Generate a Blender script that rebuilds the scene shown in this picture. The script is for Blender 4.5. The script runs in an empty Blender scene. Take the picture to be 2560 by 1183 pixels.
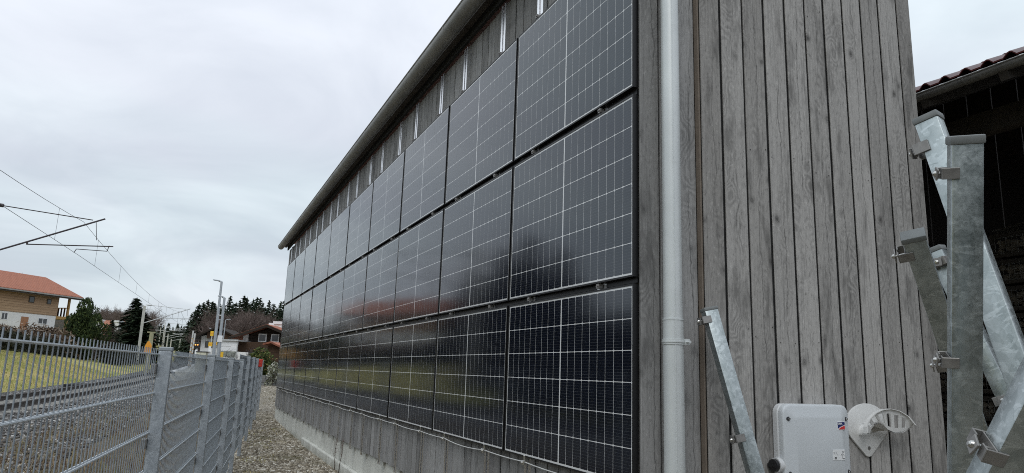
import bpy, math, random
import numpy as np
from mathutils import Vector, Matrix
random.seed(7)
RNG = np.random.default_rng(7)
R = math.radians
scene = bpy.context.scene
COL = scene.collection

# ------------------------------------------------------------------ camera
CAM = np.array([-2.296, -3.366, 1.643])
YAW, PITCH, ROLL, FPX = 0.4210, 0.1951, 0.0338, 1736.0
_cy, _sy, _cp, _sp = math.cos(YAW), math.sin(YAW), math.cos(PITCH), math.sin(PITCH)
FW = np.array([_sy * _cp, _cy * _cp, _sp]); _r0 = np.array([_cy, -_sy, 0.0]); _u0 = np.cross(_r0, FW)
RT = _r0 * math.cos(ROLL) + _u0 * math.sin(ROLL); UP = -_r0 * math.sin(ROLL) + _u0 * math.cos(ROLL)
cam_d = bpy.data.cameras.new('camera'); cam = bpy.data.objects.new('camera', cam_d); COL.objects.link(cam)
cam_d.sensor_fit = 'HORIZONTAL'; cam_d.sensor_width = 36.0; cam_d.lens = 36.0 * FPX / 2560.0
cam_d.clip_start = 0.05; cam_d.clip_end = 6000
cam.matrix_world = Matrix(((RT[0], UP[0], -FW[0], CAM[0]), (RT[1], UP[1], -FW[1], CAM[1]), (RT[2], UP[2], -FW[2], CAM[2]), (0, 0, 0, 1)))
scene.camera = cam

# ------------------------------------------------------------------ world, sun, exposure
SUN_EL, SUN_AZ = R(48), R(215)      # azimuth clockwise from +Y
w = bpy.data.worlds.new('World'); scene.world = w; w.use_nodes = True
nt = w.node_tree; nt.nodes.clear()
def N(t, kind, **kw):
    n = t.nodes.new(kind)
    for k, v in kw.items(): setattr(n, k, v)
    return n
out = N(nt, 'ShaderNodeOutputWorld'); bg = N(nt, 'ShaderNodeBackground'); bg.inputs['Strength'].default_value = 0.1
sky = N(nt, 'ShaderNodeTexSky'); sky.sky_type = 'NISHITA'; sky.sun_disc = False
sky.sun_elevation = SUN_EL; sky.sun_rotation = SUN_AZ
tc = N(nt, 'ShaderNodeTexCoord')
sep = N(nt, 'ShaderNodeSeparateXYZ'); nt.links.new(tc.outputs['Generated'], sep.inputs[0])
# cloud layer: direction projected on a ceiling
mx = N(nt, 'ShaderNodeMath', operation='MAXIMUM'); nt.links.new(sep.outputs['Z'], mx.inputs[0]); mx.inputs[1].default_value = 0.0
ad = N(nt, 'ShaderNodeMath', operation='ADD'); nt.links.new(mx.outputs[0], ad.inputs[0]); ad.inputs[1].default_value = 0.22
dv = N(nt, 'ShaderNodeVectorMath', operation='DIVIDE'); nt.links.new(tc.outputs['Generated'], dv.inputs[0])
cb = N(nt, 'ShaderNodeCombineXYZ'); [nt.links.new(ad.outputs[0], cb.inputs[i]) for i in range(3)]
nt.links.new(cb.outputs[0], dv.inputs[1])
n1 = N(nt, 'ShaderNodeTexNoise'); n1.inputs['Scale'].default_value = 1.5; n1.inputs['Detail'].default_value = 8; n1.inputs['Roughness'].default_value = 0.5; n1.inputs['Distortion'].default_value = 0.6
nt.links.new(dv.outputs[0], n1.inputs['Vector'])
cr = N(nt, 'ShaderNodeValToRGB'); nt.links.new(n1.outputs['Fac'], cr.inputs[0])
cr.color_ramp.elements[0].position = 0.36; cr.color_ramp.elements[0].color = (0.595, 0.655, 0.715, 1)
cr.color_ramp.elements[1].position = 0.66; cr.color_ramp.elements[1].color = (0.80, 0.86, 0.905, 1)
# overcast luminance grows towards the zenith
gr = N(nt, 'ShaderNodeMapRange'); nt.links.new(sep.outputs['Z'], gr.inputs[0])
gr.inputs[1].default_value = 0.0; gr.inputs[2].default_value = 0.8; gr.inputs[3].default_value = 8.9; gr.inputs[4].default_value = 13.6
n2_ = N(nt, 'ShaderNodeTexNoise'); n2_.inputs['Scale'].default_value = 0.9; n2_.inputs['Detail'].default_value = 3; nt.links.new(dv.outputs[0], n2_.inputs['Vector'])
cr2 = N(nt, 'ShaderNodeValToRGB'); nt.links.new(n2_.outputs['Fac'], cr2.inputs[0]); cr2.color_ramp.elements[0].position = 0.42; cr2.color_ramp.elements[0].color = (0.97, 1, 1, 1); cr2.color_ramp.elements[1].position = 0.62; cr2.color_ramp.elements[1].color = (1.0, 0.975, 1.0, 1)
tint = N(nt, 'ShaderNodeMixRGB', blend_type='MULTIPLY'); tint.inputs[0].default_value = 1.0; nt.links.new(cr.outputs[0], tint.inputs[1]); nt.links.new(cr2.outputs[0], tint.inputs[2])
sc = N(nt, 'ShaderNodeVectorMath', operation='SCALE'); nt.links.new(tint.outputs[0], sc.inputs[0]); nt.links.new(gr.outputs[0], sc.inputs['Scale'])
mixw = N(nt, 'ShaderNodeMixRGB'); mixw.inputs[0].default_value = 0.93
nt.links.new(sky.outputs[0], mixw.inputs[1]); nt.links.new(sc.outputs[0], mixw.inputs[2])
nt.links.new(mixw.outputs[0], bg.inputs[0]); nt.links.new(bg.outputs[0], out.inputs[0])
sun_d = bpy.data.lights.new('sun', 'SUN'); sun_d.energy = 0.8; sun_d.angle = R(30); sun_d.color = (1, 0.975, 0.945)
sun = bpy.data.objects.new('sun', sun_d); COL.objects.link(sun)
_d = Vector((math.sin(SUN_AZ) * math.cos(SUN_EL), math.cos(SUN_AZ) * math.cos(SUN_EL), math.sin(SUN_EL)))
sun.rotation_euler = _d.to_track_quat('Z', 'Y').to_euler()
scene.render.engine = 'CYCLES'; scene.cycles.use_denoising = False; scene.cycles.filter_width = 1.0
vs = scene.view_settings; vs.view_transform = 'Standard'; vs.look = 'None'; vs.exposure = 0.14; vs.gamma = 1; vs.use_curve_mapping = False

# ------------------------------------------------------------------ helpers
def ray(px, py): return FW * FPX + RT * (px - 1280) - UP * (py - 591.5)
def at(px, py, d): return Vector(CAM + ray(px, py) * d / FPX)          # a place in the world at depth d
def on_x(px, py, X): v = ray(px, py); return Vector(CAM + v * (X - CAM[0]) / v[0])
def on_y(px, py, Y): v = ray(px, py); return Vector(CAM + v * (Y - CAM[1]) / v[1])

def tag(o, label=None, cat=None, group=None, kind=None):
    if label: o['label'] = label
    if cat: o['category'] = cat
    if group: o['group'] = group
    if kind: o['kind'] = kind
    return o
def thing(name, label, cat, loc=(0, 0, 0), rz=0, group=None):
    o = bpy.data.objects.new(name, None); COL.objects.link(o); o.empty_display_size = 0.1
    o.location = loc; o.rotation_euler = (0, 0, rz)
    return tag(o, label, cat, group)
def link(name, me, parent=None, loc=(0, 0, 0), rot=(0, 0, 0)):
    o = bpy.data.objects.new(name, me); COL.objects.link(o)
    if parent: o.parent = parent
    o.location = loc; o.rotation_euler = rot
    return o
def copy_tree(o, parent=None):
    c = o.copy(); COL.objects.link(c); c.parent = parent
    for ch in list(o.children): copy_tree(ch, c)
    return c

class MB:
    def __init__(s): s.v = []; s.f = []; s.m = []
    def add(s, vs, fs, mi=0):
        b = len(s.v); s.v += [tuple(v) for v in vs]; s.f += [tuple(i + b for i in f) for f in fs]; s.m += [mi] * len(fs); return s
    def box(s, x0, x1, y0, y1, z0, z1, mi=0):
        return s.add([(x0, y0, z0), (x1, y0, z0), (x1, y1, z0), (x0, y1, z0), (x0, y0, z1), (x1, y0, z1), (x1, y1, z1), (x0, y1, z1)],
                     [(0, 3, 2, 1), (4, 5, 6, 7), (0, 1, 5, 4), (1, 2, 6, 5), (2, 3, 7, 6), (3, 0, 4, 7)], mi)
    def tube(s, a, b, ra, rb=None, n=8, mi=0, cap=True):
        a, b = Vector(a), Vector(b); rb = ra if rb is None else rb
        d = (b - a).normalized(); q = d.to_track_quat('Z', 'Y'); X = q @ Vector((1, 0, 0)); Y = q @ Vector((0, 1, 0))
        vs = []
        for p, r_ in ((a, ra), (b, rb)):
            for k in range(n):
                t = 2 * math.pi * k / n; vs.append(p + X * (r_ * math.cos(t)) + Y * (r_ * math.sin(t)))
        fs = [(k, (k + 1) % n, n + (k + 1) % n, n + k) for k in range(n)]
        if cap: fs += [tuple(range(n - 1, -1, -1)), tuple(range(n, 2 * n))]
        return s.add(vs, fs, mi)
    def path(s, pts, r_, n=6, mi=0):
        for a, b in zip(pts[:-1], pts[1:]): s.tube(a, b, r_, n=n, mi=mi)
        return s
    def bar(s, a, b, wu, wv, up=(0, 0, 1), mi=0):   # rectangular bar from a to b; wu across 'up x dir', wv across the other
        a, b = Vector(a), Vector(b); d = (b - a).normalized(); u_ = Vector(up)
        X = d.cross(u_).normalized(); Y = X.cross(d).normalized()
        vs = []
        for p in (a, b):
            for sx, sy in ((-1, -1), (1, -1), (1, 1), (-1, 1)): vs.append(p + X * (sx * wu / 2) + Y * (sy * wv / 2))
        return s.add(vs, [(0, 3, 2, 1), (4, 5, 6, 7), (0, 1, 5, 4), (1, 2, 6, 5), (2, 3, 7, 6), (3, 0, 4, 7)], mi)
    def prism(s, poly, axis, lo, hi, mi=0):          # poly of 2-D points extruded along axis (0,1,2)
        def P(a, b, c): return {0: (c, a, b), 1: (a, c, b), 2: (a, b, c)}[axis]
        n = len(poly); vs = [P(a, b, lo) for a, b in poly] + [P(a, b, hi) for a, b in poly]
        fs = [tuple(range(n - 1, -1, -1)), tuple(range(n, 2 * n))] + [(k, (k + 1) % n, n + (k + 1) % n, n + k) for k in range(n)]
        return s.add(vs, fs, mi)
    def mesh(s, name, mats, smooth=False, bevel=0, seg=2):
        import bmesh
        me = bpy.data.meshes.new(name); me.from_pydata(s.v, [], s.f)
        mats = mats if isinstance(mats, (list, tuple)) else [mats]
        for m in mats: me.materials.append(m)
        if len(mats) > 1: me.polygons.foreach_set('material_index', s.m)
        bm = bmesh.new(); bm.from_mesh(me)
        bmesh.ops.recalc_face_normals(bm, faces=bm.faces)
        if bevel: bmesh.ops.bevel(bm, geom=list(bm.edges), offset=bevel, segments=seg, affect='EDGES', profile=0.5)
        bm.to_mesh(me); bm.free()
        if smooth:
            me.polygons.foreach_set('use_smooth', [True] * len(me.polygons))
            try: me.set_sharp_from_angle(angle=R(38))
            except Exception: pass
        me.update(); return me
    def build(s, name, mats, parent=None, loc=(0, 0, 0), rot=(0, 0, 0), **kw):
        return link(name, s.mesh(name, mats, **kw), parent, loc, rot)

def fast_mesh(name, v, f, mat):
    """numpy: v (n,3), f (m,k) all faces with k corners"""
    me = bpy.data.meshes.new(name); m, k = f.shape
    me.vertices.add(len(v)); me.vertices.foreach_set('co', v.astype(np.float32).ravel())
    me.loops.add(m * k); me.loops.foreach_set('vertex_index', f.astype(np.int32).ravel())
    me.polygons.add(m); me.polygons.foreach_set('loop_start', np.arange(0, m * k, k, dtype=np.int32))
    me.polygons.foreach_set('loop_total', np.full(m, k, dtype=np.int32))
    me.update(calc_edges=True); me.validate()
    for q in (mat if isinstance(mat, (list, tuple)) else [mat]): me.materials.append(q)
    return me

# ------------------------------------------------------------------ materials
class Mat:
    def __init__(s, name, rough=0.7, metal=0.0, spec=0.5):
        s.m = bpy.data.materials.new(name); s.m.use_nodes = True; s.t = s.m.node_tree
        s.b = s.t.nodes['Principled BSDF']; s.b.inputs['Roughness'].default_value = rough; s.b.inputs['Metallic'].default_value = metal
        s.b.inputs['Specular IOR Level'].default_value = spec
        s.tc = N(s.t, 'ShaderNodeTexCoord'); s.vec = s.tc.outputs['Object']
    def L(s, a, b): s.t.links.new(a, b)
    def col(s, c): s.b.inputs['Base Color'].default_value = (*c, 1); return s
    def shift_random(s, k=37.0):
        oi = N(s.t, 'ShaderNodeObjectInfo'); mu = N(s.t, 'ShaderNodeMath', operation='MULTIPLY'); s.L(oi.outputs['Random'], mu.inputs[0]); mu.inputs[1].default_value = k
        a = N(s.t, 'ShaderNodeVectorMath', operation='ADD'); s.L(s.vec, a.inputs[0]); s.L(mu.outputs[0], a.inputs[1]); s.vec = a.outputs[0]; s.rnd = oi.outputs['Random']; return s
    def mapped(s, scale, vec=None, loc=(0, 0, 0), rot=(0, 0, 0)):
        m = N(s.t, 'ShaderNodeMapping'); m.inputs['Scale'].default_value = scale; m.inputs['Location'].default_value = loc; m.inputs['Rotation'].default_value = rot
        s.L(vec or s.vec, m.inputs[0]); return m.outputs[0]
    def noise(s, scale=5, detail=4, rough=0.55, dist=0, vec=None):
        n = N(s.t, 'ShaderNodeTexNoise'); n.inputs['Scale'].default_value = scale; n.inputs['Detail'].default_value = detail; n.inputs['Roughness'].default_value = rough; n.inputs['Distortion'].default_value = dist
        s.L(vec or s.vec, n.inputs['Vector']); return n.outputs['Fac']
    def voro(s, scale=5, feature='F1', vec=None, out='Distance', rand=1.0):
        n = N(s.t, 'ShaderNodeTexVoronoi'); n.feature = feature; n.inputs['Scale'].default_value = scale; n.inputs['Randomness'].default_value = rand
        s.L(vec or s.vec, n.inputs['Vector']); return n.outputs[out]
    def wave(s, scale, dist=0, dscale=1, vec=None, direction='X', prof='SIN', detail=2):
        n = N(s.t, 'ShaderNodeTexWave'); n.bands_direction = direction; n.wave_profile = prof; n.inputs['Scale'].default_value = scale; n.inputs['Distortion'].default_value = dist; n.inputs['Detail Scale'].default_value = dscale; n.inputs['Detail'].default_value = detail
        s.L(vec or s.vec, n.inputs['Vector']); return n.outputs['Fac']
    def ramp(s, fac, *stops):
        r_ = N(s.t, 'ShaderNodeValToRGB'); s.L(fac, r_.inputs[0]); e = r_.color_ramp.elements
        while len(e) < len(stops): e.new(0.5)
        for k, (p, c) in enumerate(stops):
            e[k].position = p; e[k].color = (*c, 1) if len(c) == 3 else c
        return r_.outputs[0]
    def mix(s, fac, a, b, mode='MIX'):
        n = N(s.t, 'ShaderNodeMixRGB'); n.blend_type = mode
        for i, x in enumerate((fac, a, b)):
            if isinstance(x, (int, float)): n.inputs[i].default_value = x if i == 0 else (x, x, x, 1)
            elif isinstance(x, tuple): n.inputs[i].default_value = (*x, 1)
            else: s.L(x, n.inputs[i])
        return n.outputs[0]
    def math(s, op, a, b=0.0):
        n = N(s.t, 'ShaderNodeMath', operation=op)
        for i, x in enumerate((a, b)):
            if isinstance(x, (int, float)): n.inputs[i].default_value = x
            else: s.L(x, n.inputs[i])
        return n.outputs[0]
    def base(s, c): s.L(c, s.b.inputs['Base Color']); return s
    def rough(s, c): s.L(c, s.b.inputs['Roughness']); return s
    def bump(s, h, strength=0.3, dist=0.01):
        b = N(s.t, 'ShaderNodeBump'); b.inputs['Strength'].default_value = strength; b.inputs['Distance'].default_value = dist
        s.L(h, b.inputs['Height']); s.L(b.outputs[0], s.b.inputs['Normal']); return s
def g(v): return (v, v, v)

def plain(name, c, rough=0.6, metal=0.0, var=0.12, scale=6, bump=0.0, spec=0.5):
    m = Mat(name, rough, metal, spec); n = m.noise(scale, 5)
    m.base(m.ramp(n, (0.3, tuple(x * (1 - var) for x in c)), (0.7, tuple(min(1, x * (1 + var)) for x in c))))
    if bump: m.bump(n, bump, 0.01)
    return m.m

def wood_plank(name, light, dark, knotty=1.0):
    """weathered sawn softwood, grain along local Z"""
    m = Mat(name, 0.85, 0, 0.25).shift_random(53.0)
    big = m.noise(1.0, 3, 0.5, vec=m.mapped((2, 2, 0.35)))
    warp = m.noise(3.0, 2, vec=m.mapped((1.5, 1.5, 0.8)))
    kv = m.mapped((6.5, 0.4, 5.0)); kd = m.voro(1.0, vec=kv)              # distance to the nearest knot
    ks = N(m.t, 'ShaderNodeSeparateColor'); m.L(m.voro(1.0, vec=kv, out='Color'), ks.inputs[0]); kmask = m.math('GREATER_THAN', ks.outputs[0], 0.52)
    ring = m.math('ADD', m.math('MULTIPLY', warp, 2.6), m.math('MULTIPLY', m.math('POWER', kd, 0.5), 1.2))
    rg = m.math('SINE', m.math('MULTIPLY', ring, 34.0))
    fine = m.noise(1.0, 6, 0.7, vec=m.mapped((95, 95, 2.2)))
    rag = m.noise(1.0, 5, 0.75, vec=m.mapped((70, 70, 26)))
    c = m.mix(big, dark, light)
    c = m.mix(m.math('MULTIPLY', m.math('MULTIPLY', m.math('ADD', rg, 1.0), m.ramp(m.noise(1.0, 2, vec=m.mapped((6, 6, 1.1), loc=(9, 3, 1))), (0.5, g(0)), (0.66, g(1)))), 0.24), c, tuple(x * 0.45 for x in dark))
    c = m.mix(m.ramp(fine, (0.34, g(0.40)), (0.50, g(0))), c, tuple(x * 0.42 for x in dark))
    c = m.mix(m.ramp(rag, (0.56, g(0)), (0.72, g(0.5))), c, tuple(min(1, x * 1.45) for x in light))
    c = m.mix(m.ramp(rag, (0.30, g(0.7)), (0.45, g(0))), c, tuple(x * 0.4 for x in dark))
    patch = m.noise(1.0, 4, 0.65, vec=m.mapped((7, 7, 1.6)))
    c = m.mix(m.ramp(patch, (0.54, g(0)), (0.66, g(0.75))), c, tuple(x * 0.55 for x in dark))
    kn = m.math('MULTIPLY', kmask, m.ramp(kd, (0.05, g(0.95 * knotty)), (0.075, g(0.5 * knotty)), (0.10, g(0.75 * knotty)), (0.13, g(0.35 * knotty)), (0.26, g(0))))
    c = m.mix(kn, c, tuple(x * 0.33 for x in dark))
    sx = N(m.t, 'ShaderNodeSeparateXYZ'); m.L(m.tc.outputs['Object'], sx.inputs[0])
    wob = m.noise(1.0, 5, 0.7, vec=m.mapped((3, 3, 1.6), loc=(5, 5, 5)))
    cd = m.math('ABSOLUTE', m.math('SUBTRACT', m.math('ADD', sx.outputs[0], m.math('MULTIPLY', m.math('SUBTRACT', wob, 0.5), 0.13)), 0.09))
    ck = m.math('MULTIPLY', m.ramp(cd, (0.0, g(0.75)), (0.0045, g(0))), m.ramp(m.noise(1.0, 3, vec=m.mapped((2, 2, 0.8), loc=(1, 7, 2))), (0.46, g(0)), (0.54, g(1))))
    c = m.mix(ck, c, tuple(x * 0.3 for x in dark))
    tone = m.ramp(m.rnd, (0, (0.76, 0.75, 0.74)), (0.5, (1.0, 0.995, 0.99)), (1, (1.17, 1.165, 1.16)))
    c = m.mix(1.0, c, tone, 'MULTIPLY')
    m.base(c)
    h = m.math('ADD', m.math('MULTIPLY', fine, 0.6), m.math('MULTIPLY', rag, 0.7))
    m.bump(h, 0.35, 0.004)
    return m.m

M = {}
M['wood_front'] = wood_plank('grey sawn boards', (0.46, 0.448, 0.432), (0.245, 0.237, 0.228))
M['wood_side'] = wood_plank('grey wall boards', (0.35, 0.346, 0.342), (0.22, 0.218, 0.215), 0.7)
M['raw_wood'] = plain('raw board edge', (0.19, 0.155, 0.125), 0.8, scale=20)
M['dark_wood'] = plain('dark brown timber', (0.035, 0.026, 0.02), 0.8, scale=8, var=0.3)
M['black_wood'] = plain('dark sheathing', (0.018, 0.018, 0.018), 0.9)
M['beam'] = plain('old beam timber', (0.07, 0.06, 0.05), 0.85, scale=5, var=0.3)

def concrete():
    m = Mat('weathered concrete', 0.9, 0, 0.3)
    a = m.noise(2.2, 8, 0.62); streak = m.noise(1.0, 4, 0.6, vec=m.mapped((6, 5, 0.5))); f = m.noise(60, 4)
    c = m.ramp(a, (0.3, (0.48, 0.48, 0.44)), (0.7, (0.66, 0.66, 0.61)))
    c = m.mix(m.ramp(streak, (0.56, g(0)), (0.68, g(0.5))), c, (0.27, 0.27, 0.24))
    c = m.mix(m.ramp(f, (0.62, g(0)), (0.72, g(0.6))), c, (0.25, 0.25, 0.23))
    z = N(m.t, 'ShaderNodeSeparateXYZ'); m.L(m.vec, z.inputs[0])
    lo = m.math('SUBTRACT', 0.30, m.math('ADD', z.outputs[2], m.math('MULTIPLY', a, 0.35)))
    c = m.mix(m.ramp(lo, (0.0, g(0)), (0.16, g(0.6))), c, (0.20, 0.19, 0.13))     # soil splash stains
    m.base(c).bump(m.math('ADD', a, m.math('MULTIPLY', f, 0.4)), 0.35, 0.02); return m.m
M['concrete'] = concrete()

def galv(name, lo, hi, metal=0.75, rough=0.42, sc=1.0):
    m = Mat(name, rough, metal).shift_random(21.0)
    v = m.voro(48 * sc, vec=m.mapped((1, 1, 0.7)), out='Color'); n = m.noise(7 * sc, 6, 0.65, 1.0); n2 = m.noise(90 * sc, 3); fl = m.noise(11 * sc, 3, 0.6, 2.2, vec=m.mapped((0.75, 0.75, 1.3)))
    sepc = N(m.t, 'ShaderNodeSeparateColor'); m.L(v, sepc.inputs[0])
    f = m.math('ADD', m.math('MULTIPLY', sepc.outputs[0], 0.22), m.math('MULTIPLY', n, 0.75)); mid = tuple((a * .62 + b * .38) for a, b in zip(lo, hi))
    c = m.ramp(f, (0.34, lo), (0.60, mid), (0.78, tuple((a + b) / 2 for a, b in zip(lo, hi))))
    c = m.mix(m.ramp(fl, (0.575, g(0)), (0.605, g(0.42))), c, hi)
    m.base(c).rough(m.ramp(m.math('ADD', m.math('MULTIPLY', n2, 0.5), m.math('MULTIPLY', n, 0.5)), (0.3, g(rough - 0.1)), (0.7, g(rough + 0.14))))
    return m.m
M['galv'] = galv('galvanised steel', (0.31, 0.345, 0.345), (0.64, 0.685, 0.69), 0.90, 0.36, 1.5)
M['galv_fence'] = galv('galvanised fence steel', (0.32, 0.35, 0.38), (0.56, 0.60, 0.64), 0.35, 0.48, 2.2)
M['galv_wire'] = plain('galvanised wire', (0.31, 0.345, 0.38), 0.45, 0.3, 0.15, 30)
M['galv_rod'] = plain('galvanised rod', (0.56, 0.60, 0.63), 0.4, 0.3, 0.12, 30)
M['zinc'] = plain('zinc downpipe', (0.60, 0.625, 0.625), 0.45, 0.3, 0.10, 2.5)
M['steel'] = plain('stainless steel', (0.55, 0.54, 0.52), 0.28, 0.95, 0.1, 30)
M['bracket'] = plain('grey bracket steel', (0.26, 0.25, 0.24), 0.45, 0.6, 0.2, 40)
M['cap'] = plain('grey plastic cap', (0.17, 0.18, 0.18), 0.55, 0, 0.1, 30)
M['cap_fence'] = plain('pale grey cap', (0.30, 0.33, 0.35), 0.5, 0.2, 0.1, 30)
M['gutter'] = plain('brown grey gutter metal', (0.30, 0.295, 0.28), 0.5, 0.25, 0.2, 3)
M['alu'] = plain('aluminium rail', (0.86, 0.86, 0.87), 0.24, 1.0, 0.04, 10)
M['black_frame'] = plain('black anodised frame', (0.012, 0.012, 0.013), 0.4, 0.3, 0.1, 10)
M['cable'] = plain('white cable', (0.50, 0.50, 0.49), 0.5)

def pv(name, c, line=None):
    m = Mat(name, 0.10, 0, 0.74); m.b.inputs['IOR'].default_value = 1.5; m.b.inputs['Specular Tint'].default_value = (0.84, 0.93, 1.0, 1)
    if line:
        spk = m.voro(75, vec=m.tc.outputs['Object']); oi = N(m.t, 'ShaderNodeObjectInfo')
        z = N(m.t, 'ShaderNodeSeparateXYZ'); m.L(m.vec, z.inputs[0])
        fr = m.math('FRACT', m.math('MULTIPLY', z.outputs[2], 1 / 0.018))
        hit = m.math('LESS_THAN', fr, 0.09)
        b = m.mix(m.noise(2.0, 2), tuple(x * 0.8 for x in c), tuple(x * 1.3 for x in c))
        b = m.mix(m.math('MULTIPLY', hit, 0.5), b, line)
        b = m.mix(m.ramp(spk, (0.07, g(0.5)), (0.13, g(0))), b, (0.12, 0.12, 0.12)); m.base(b)
    else: m.col(c)
    # rain dust on the glass breaks up the mirror image
    n = m.noise(3.0, 5, 0.6, vec=m.mapped((1, 1, 0.45))); n2 = m.noise(140, 2)
    m.rough(m.ramp(m.math('ADD', m.math('MULTIPLY', n, 0.7), m.math('MULTIPLY', n2, 0.3)), (0.3, g(0.075)), (0.7, g(0.15))))
    return m.m
M['cell'] = pv('solar cell under glass', (0.004, 0.0055, 0.012), (0.10, 0.105, 0.115))
M['sheet'] = pv('white backsheet under glass', (0.68, 0.68, 0.68))

def tiles(name, c1, c2, fx, fz):
    m = Mat(name, 0.75, 0, 0.3); n = m.noise(3, 4); v = m.noise(1.0, 2, vec=m.mapped((fx, fx, fz)))
    c = m.mix(v, c1, c2); c = m.mix(m.ramp(n, (0.5, g(0)), (0.75, g(0.5))), c, tuple(x * 0.5 for x in c1))
    wv = m.wave(0.80, vec=m.vec, direction='X'); wz = m.wave(0.86, vec=m.vec, direction='Y', prof='SAW')
    c = m.mix(m.ramp(wz, (0.0, g(0.55)), (0.3, g(0))), c, tuple(x * 0.3 for x in c1))
    c = m.mix(m.ramp(wv, (0.0, g(0.5)), (0.35, g(0))), c, tuple(x * 0.35 for x in c1))
    m.base(c).bump(m.math('ADD', wv, wz), 0.6, 0.04); return m.m
M['tile_orange'] = tiles('orange roof tiles', (0.35, 0.12, 0.07), (0.44, 0.18, 0.11), 21, 17)
M['tile_old'] = tiles('weathered roof tiles', (0.36, 0.14, 0.085), (0.46, 0.21, 0.13), 21, 17)
M['tile_red'] = plain('dark red glazed tile', (0.085, 0.022, 0.02), 0.35, 0, 0.3, 9)
M['plaster'] = plain('white plaster', (0.78, 0.78, 0.77), 0.9, 0, 0.05, 1.2)
M['plaster_grey'] = plain('off white plaster', (0.66, 0.66, 0.65), 0.9, 0, 0.06, 1.2)
def siding(name, a, b, f):
    m = Mat(name, 0.8, 0, 0.2); n = m.noise(1.0, 5, 0.6, vec=m.mapped((0.12, 0.12, f * 0.5))); wv = m.wave(1.25, 0, vec=m.vec, direction='Z', prof='SAW')
    c = m.mix(m.ramp(n, (0.3, g(0)), (0.7, g(1))), a, b); c = m.mix(m.ramp(wv, (0.0, g(0.75)), (0.16, g(0))), c, tuple(x * 0.25 for x in a))
    m.base(c).bump(wv, 0.5, 0.03); return m.m
M['siding'] = siding('brown board siding', (0.29, 0.18, 0.11), (0.53, 0.375, 0.245), 30)
M['siding_dark'] = siding('dark board siding', (0.022, 0.017, 0.014), (0.045, 0.034, 0.026), 30)
M['siding_brown'] = siding('mid brown siding', (0.05, 0.03, 0.02), (0.09, 0.055, 0.035), 30)
M['glass'] = plain('dark window glass', (0.03, 0.035, 0.04), 0.06, 0, 0.2, 2, spec=0.7)
M['door'] = plain('orange brown door', (0.36, 0.17, 0.085), 0.6)
M['ochre'] = plain('ochre timber post', (0.42, 0.25, 0.08), 0.7)
M['yellow'] = plain('yellow sign paint', (0.75, 0.46, 0.03), 0.5, var=0.06)
M['orange'] = plain('orange sign paint', (0.72, 0.30, 0.03), 0.5, var=0.06)
M['red'] = plain('red plastic', (0.62, 0.045, 0.03), 0.5, var=0.08)
M['white'] = plain('white paint', (0.78, 0.79, 0.80), 0.5, var=0.04)
M['cream'] = plain('cream cabinet paint', (0.56, 0.55, 0.44), 0.6, var=0.05)
M['frost'] = plain('grey green panel glass', (0.26, 0.28, 0.25), 0.3, var=0.1)
M['mast_conc'] = plain('pale concrete mast', (0.46, 0.46, 0.42), 0.85, 0, 0.12, 3)
M['mast_moss'] = plain('mossy concrete post', (0.33, 0.32, 0.20), 0.85, 0, 0.2, 3)
M['wire_dark'] = plain('dark contact wire', (0.05, 0.045, 0.045), 0.6, 0.4)
M['arm_dark'] = plain('dark mast arm tube', (0.055, 0.045, 0.05), 0.6, 0.3)
M['arm_pale'] = plain('pale mast arm tube', (0.55, 0.56, 0.56), 0.5, 0.4)
M['rail_steel'] = plain('railway rail steel', (0.055, 0.045, 0.04), 0.55, 0.6, 0.3, 10)
M['sleeper'] = plain('concrete sleeper', (0.24, 0.23, 0.21), 0.9, 0, 0.2, 6)
M['stone_grey'] = plain('grey wall stone', (0.20, 0.20, 0.195), 0.9, 0, 0.25, 4, 0.4)
M['bark'] = plain('brown bark', (0.085, 0.065, 0.05), 0.95, 0, 0.3, 5)
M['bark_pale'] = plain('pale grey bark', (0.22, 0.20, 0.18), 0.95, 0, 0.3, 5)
M['twig_red'] = plain('reddish twig bark', (0.13, 0.075, 0.06), 0.9, 0, 0.3, 5)
M['inv_grey'] = plain('pale grey powder coat', (0.58, 0.61, 0.635), 0.42, 0, 0.03, 4)
M['inv_side'] = plain('light housing plastic', (0.60, 0.61, 0.62), 0.45, 0, 0.03, 4)
M['black_pl'] = plain('black plastic', (0.012, 0.012, 0.013), 0.4)
M['holder'] = plain('white moulded plastic', (0.70, 0.70, 0.69), 0.4, 0, 0.03, 5)
M['logo_blue'] = plain('navy print', (0.02, 0.03, 0.14), 0.5, var=0.03)
M['logo_red'] = plain('red print', (0.58, 0.04, 0.04), 0.5, var=0.03)
M['ink'] = plain('dark print', (0.05, 0.05, 0.055), 0.6)
M['ink_grey'] = plain('grey print', (0.38, 0.39, 0.40), 0.6)
M['mesh_wire'] = plain('dull crate wire', (0.34, 0.34, 0.32), 0.6, 0.4)
M['firewood'] = plain('dry split wood', (0.22, 0.19, 0.15), 0.9, 0, 0.5, 9)
M['tarp'] = plain('thin grey sheet', (0.36, 0.37, 0.37), 0.35, 0, 0.3, 6)

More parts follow.
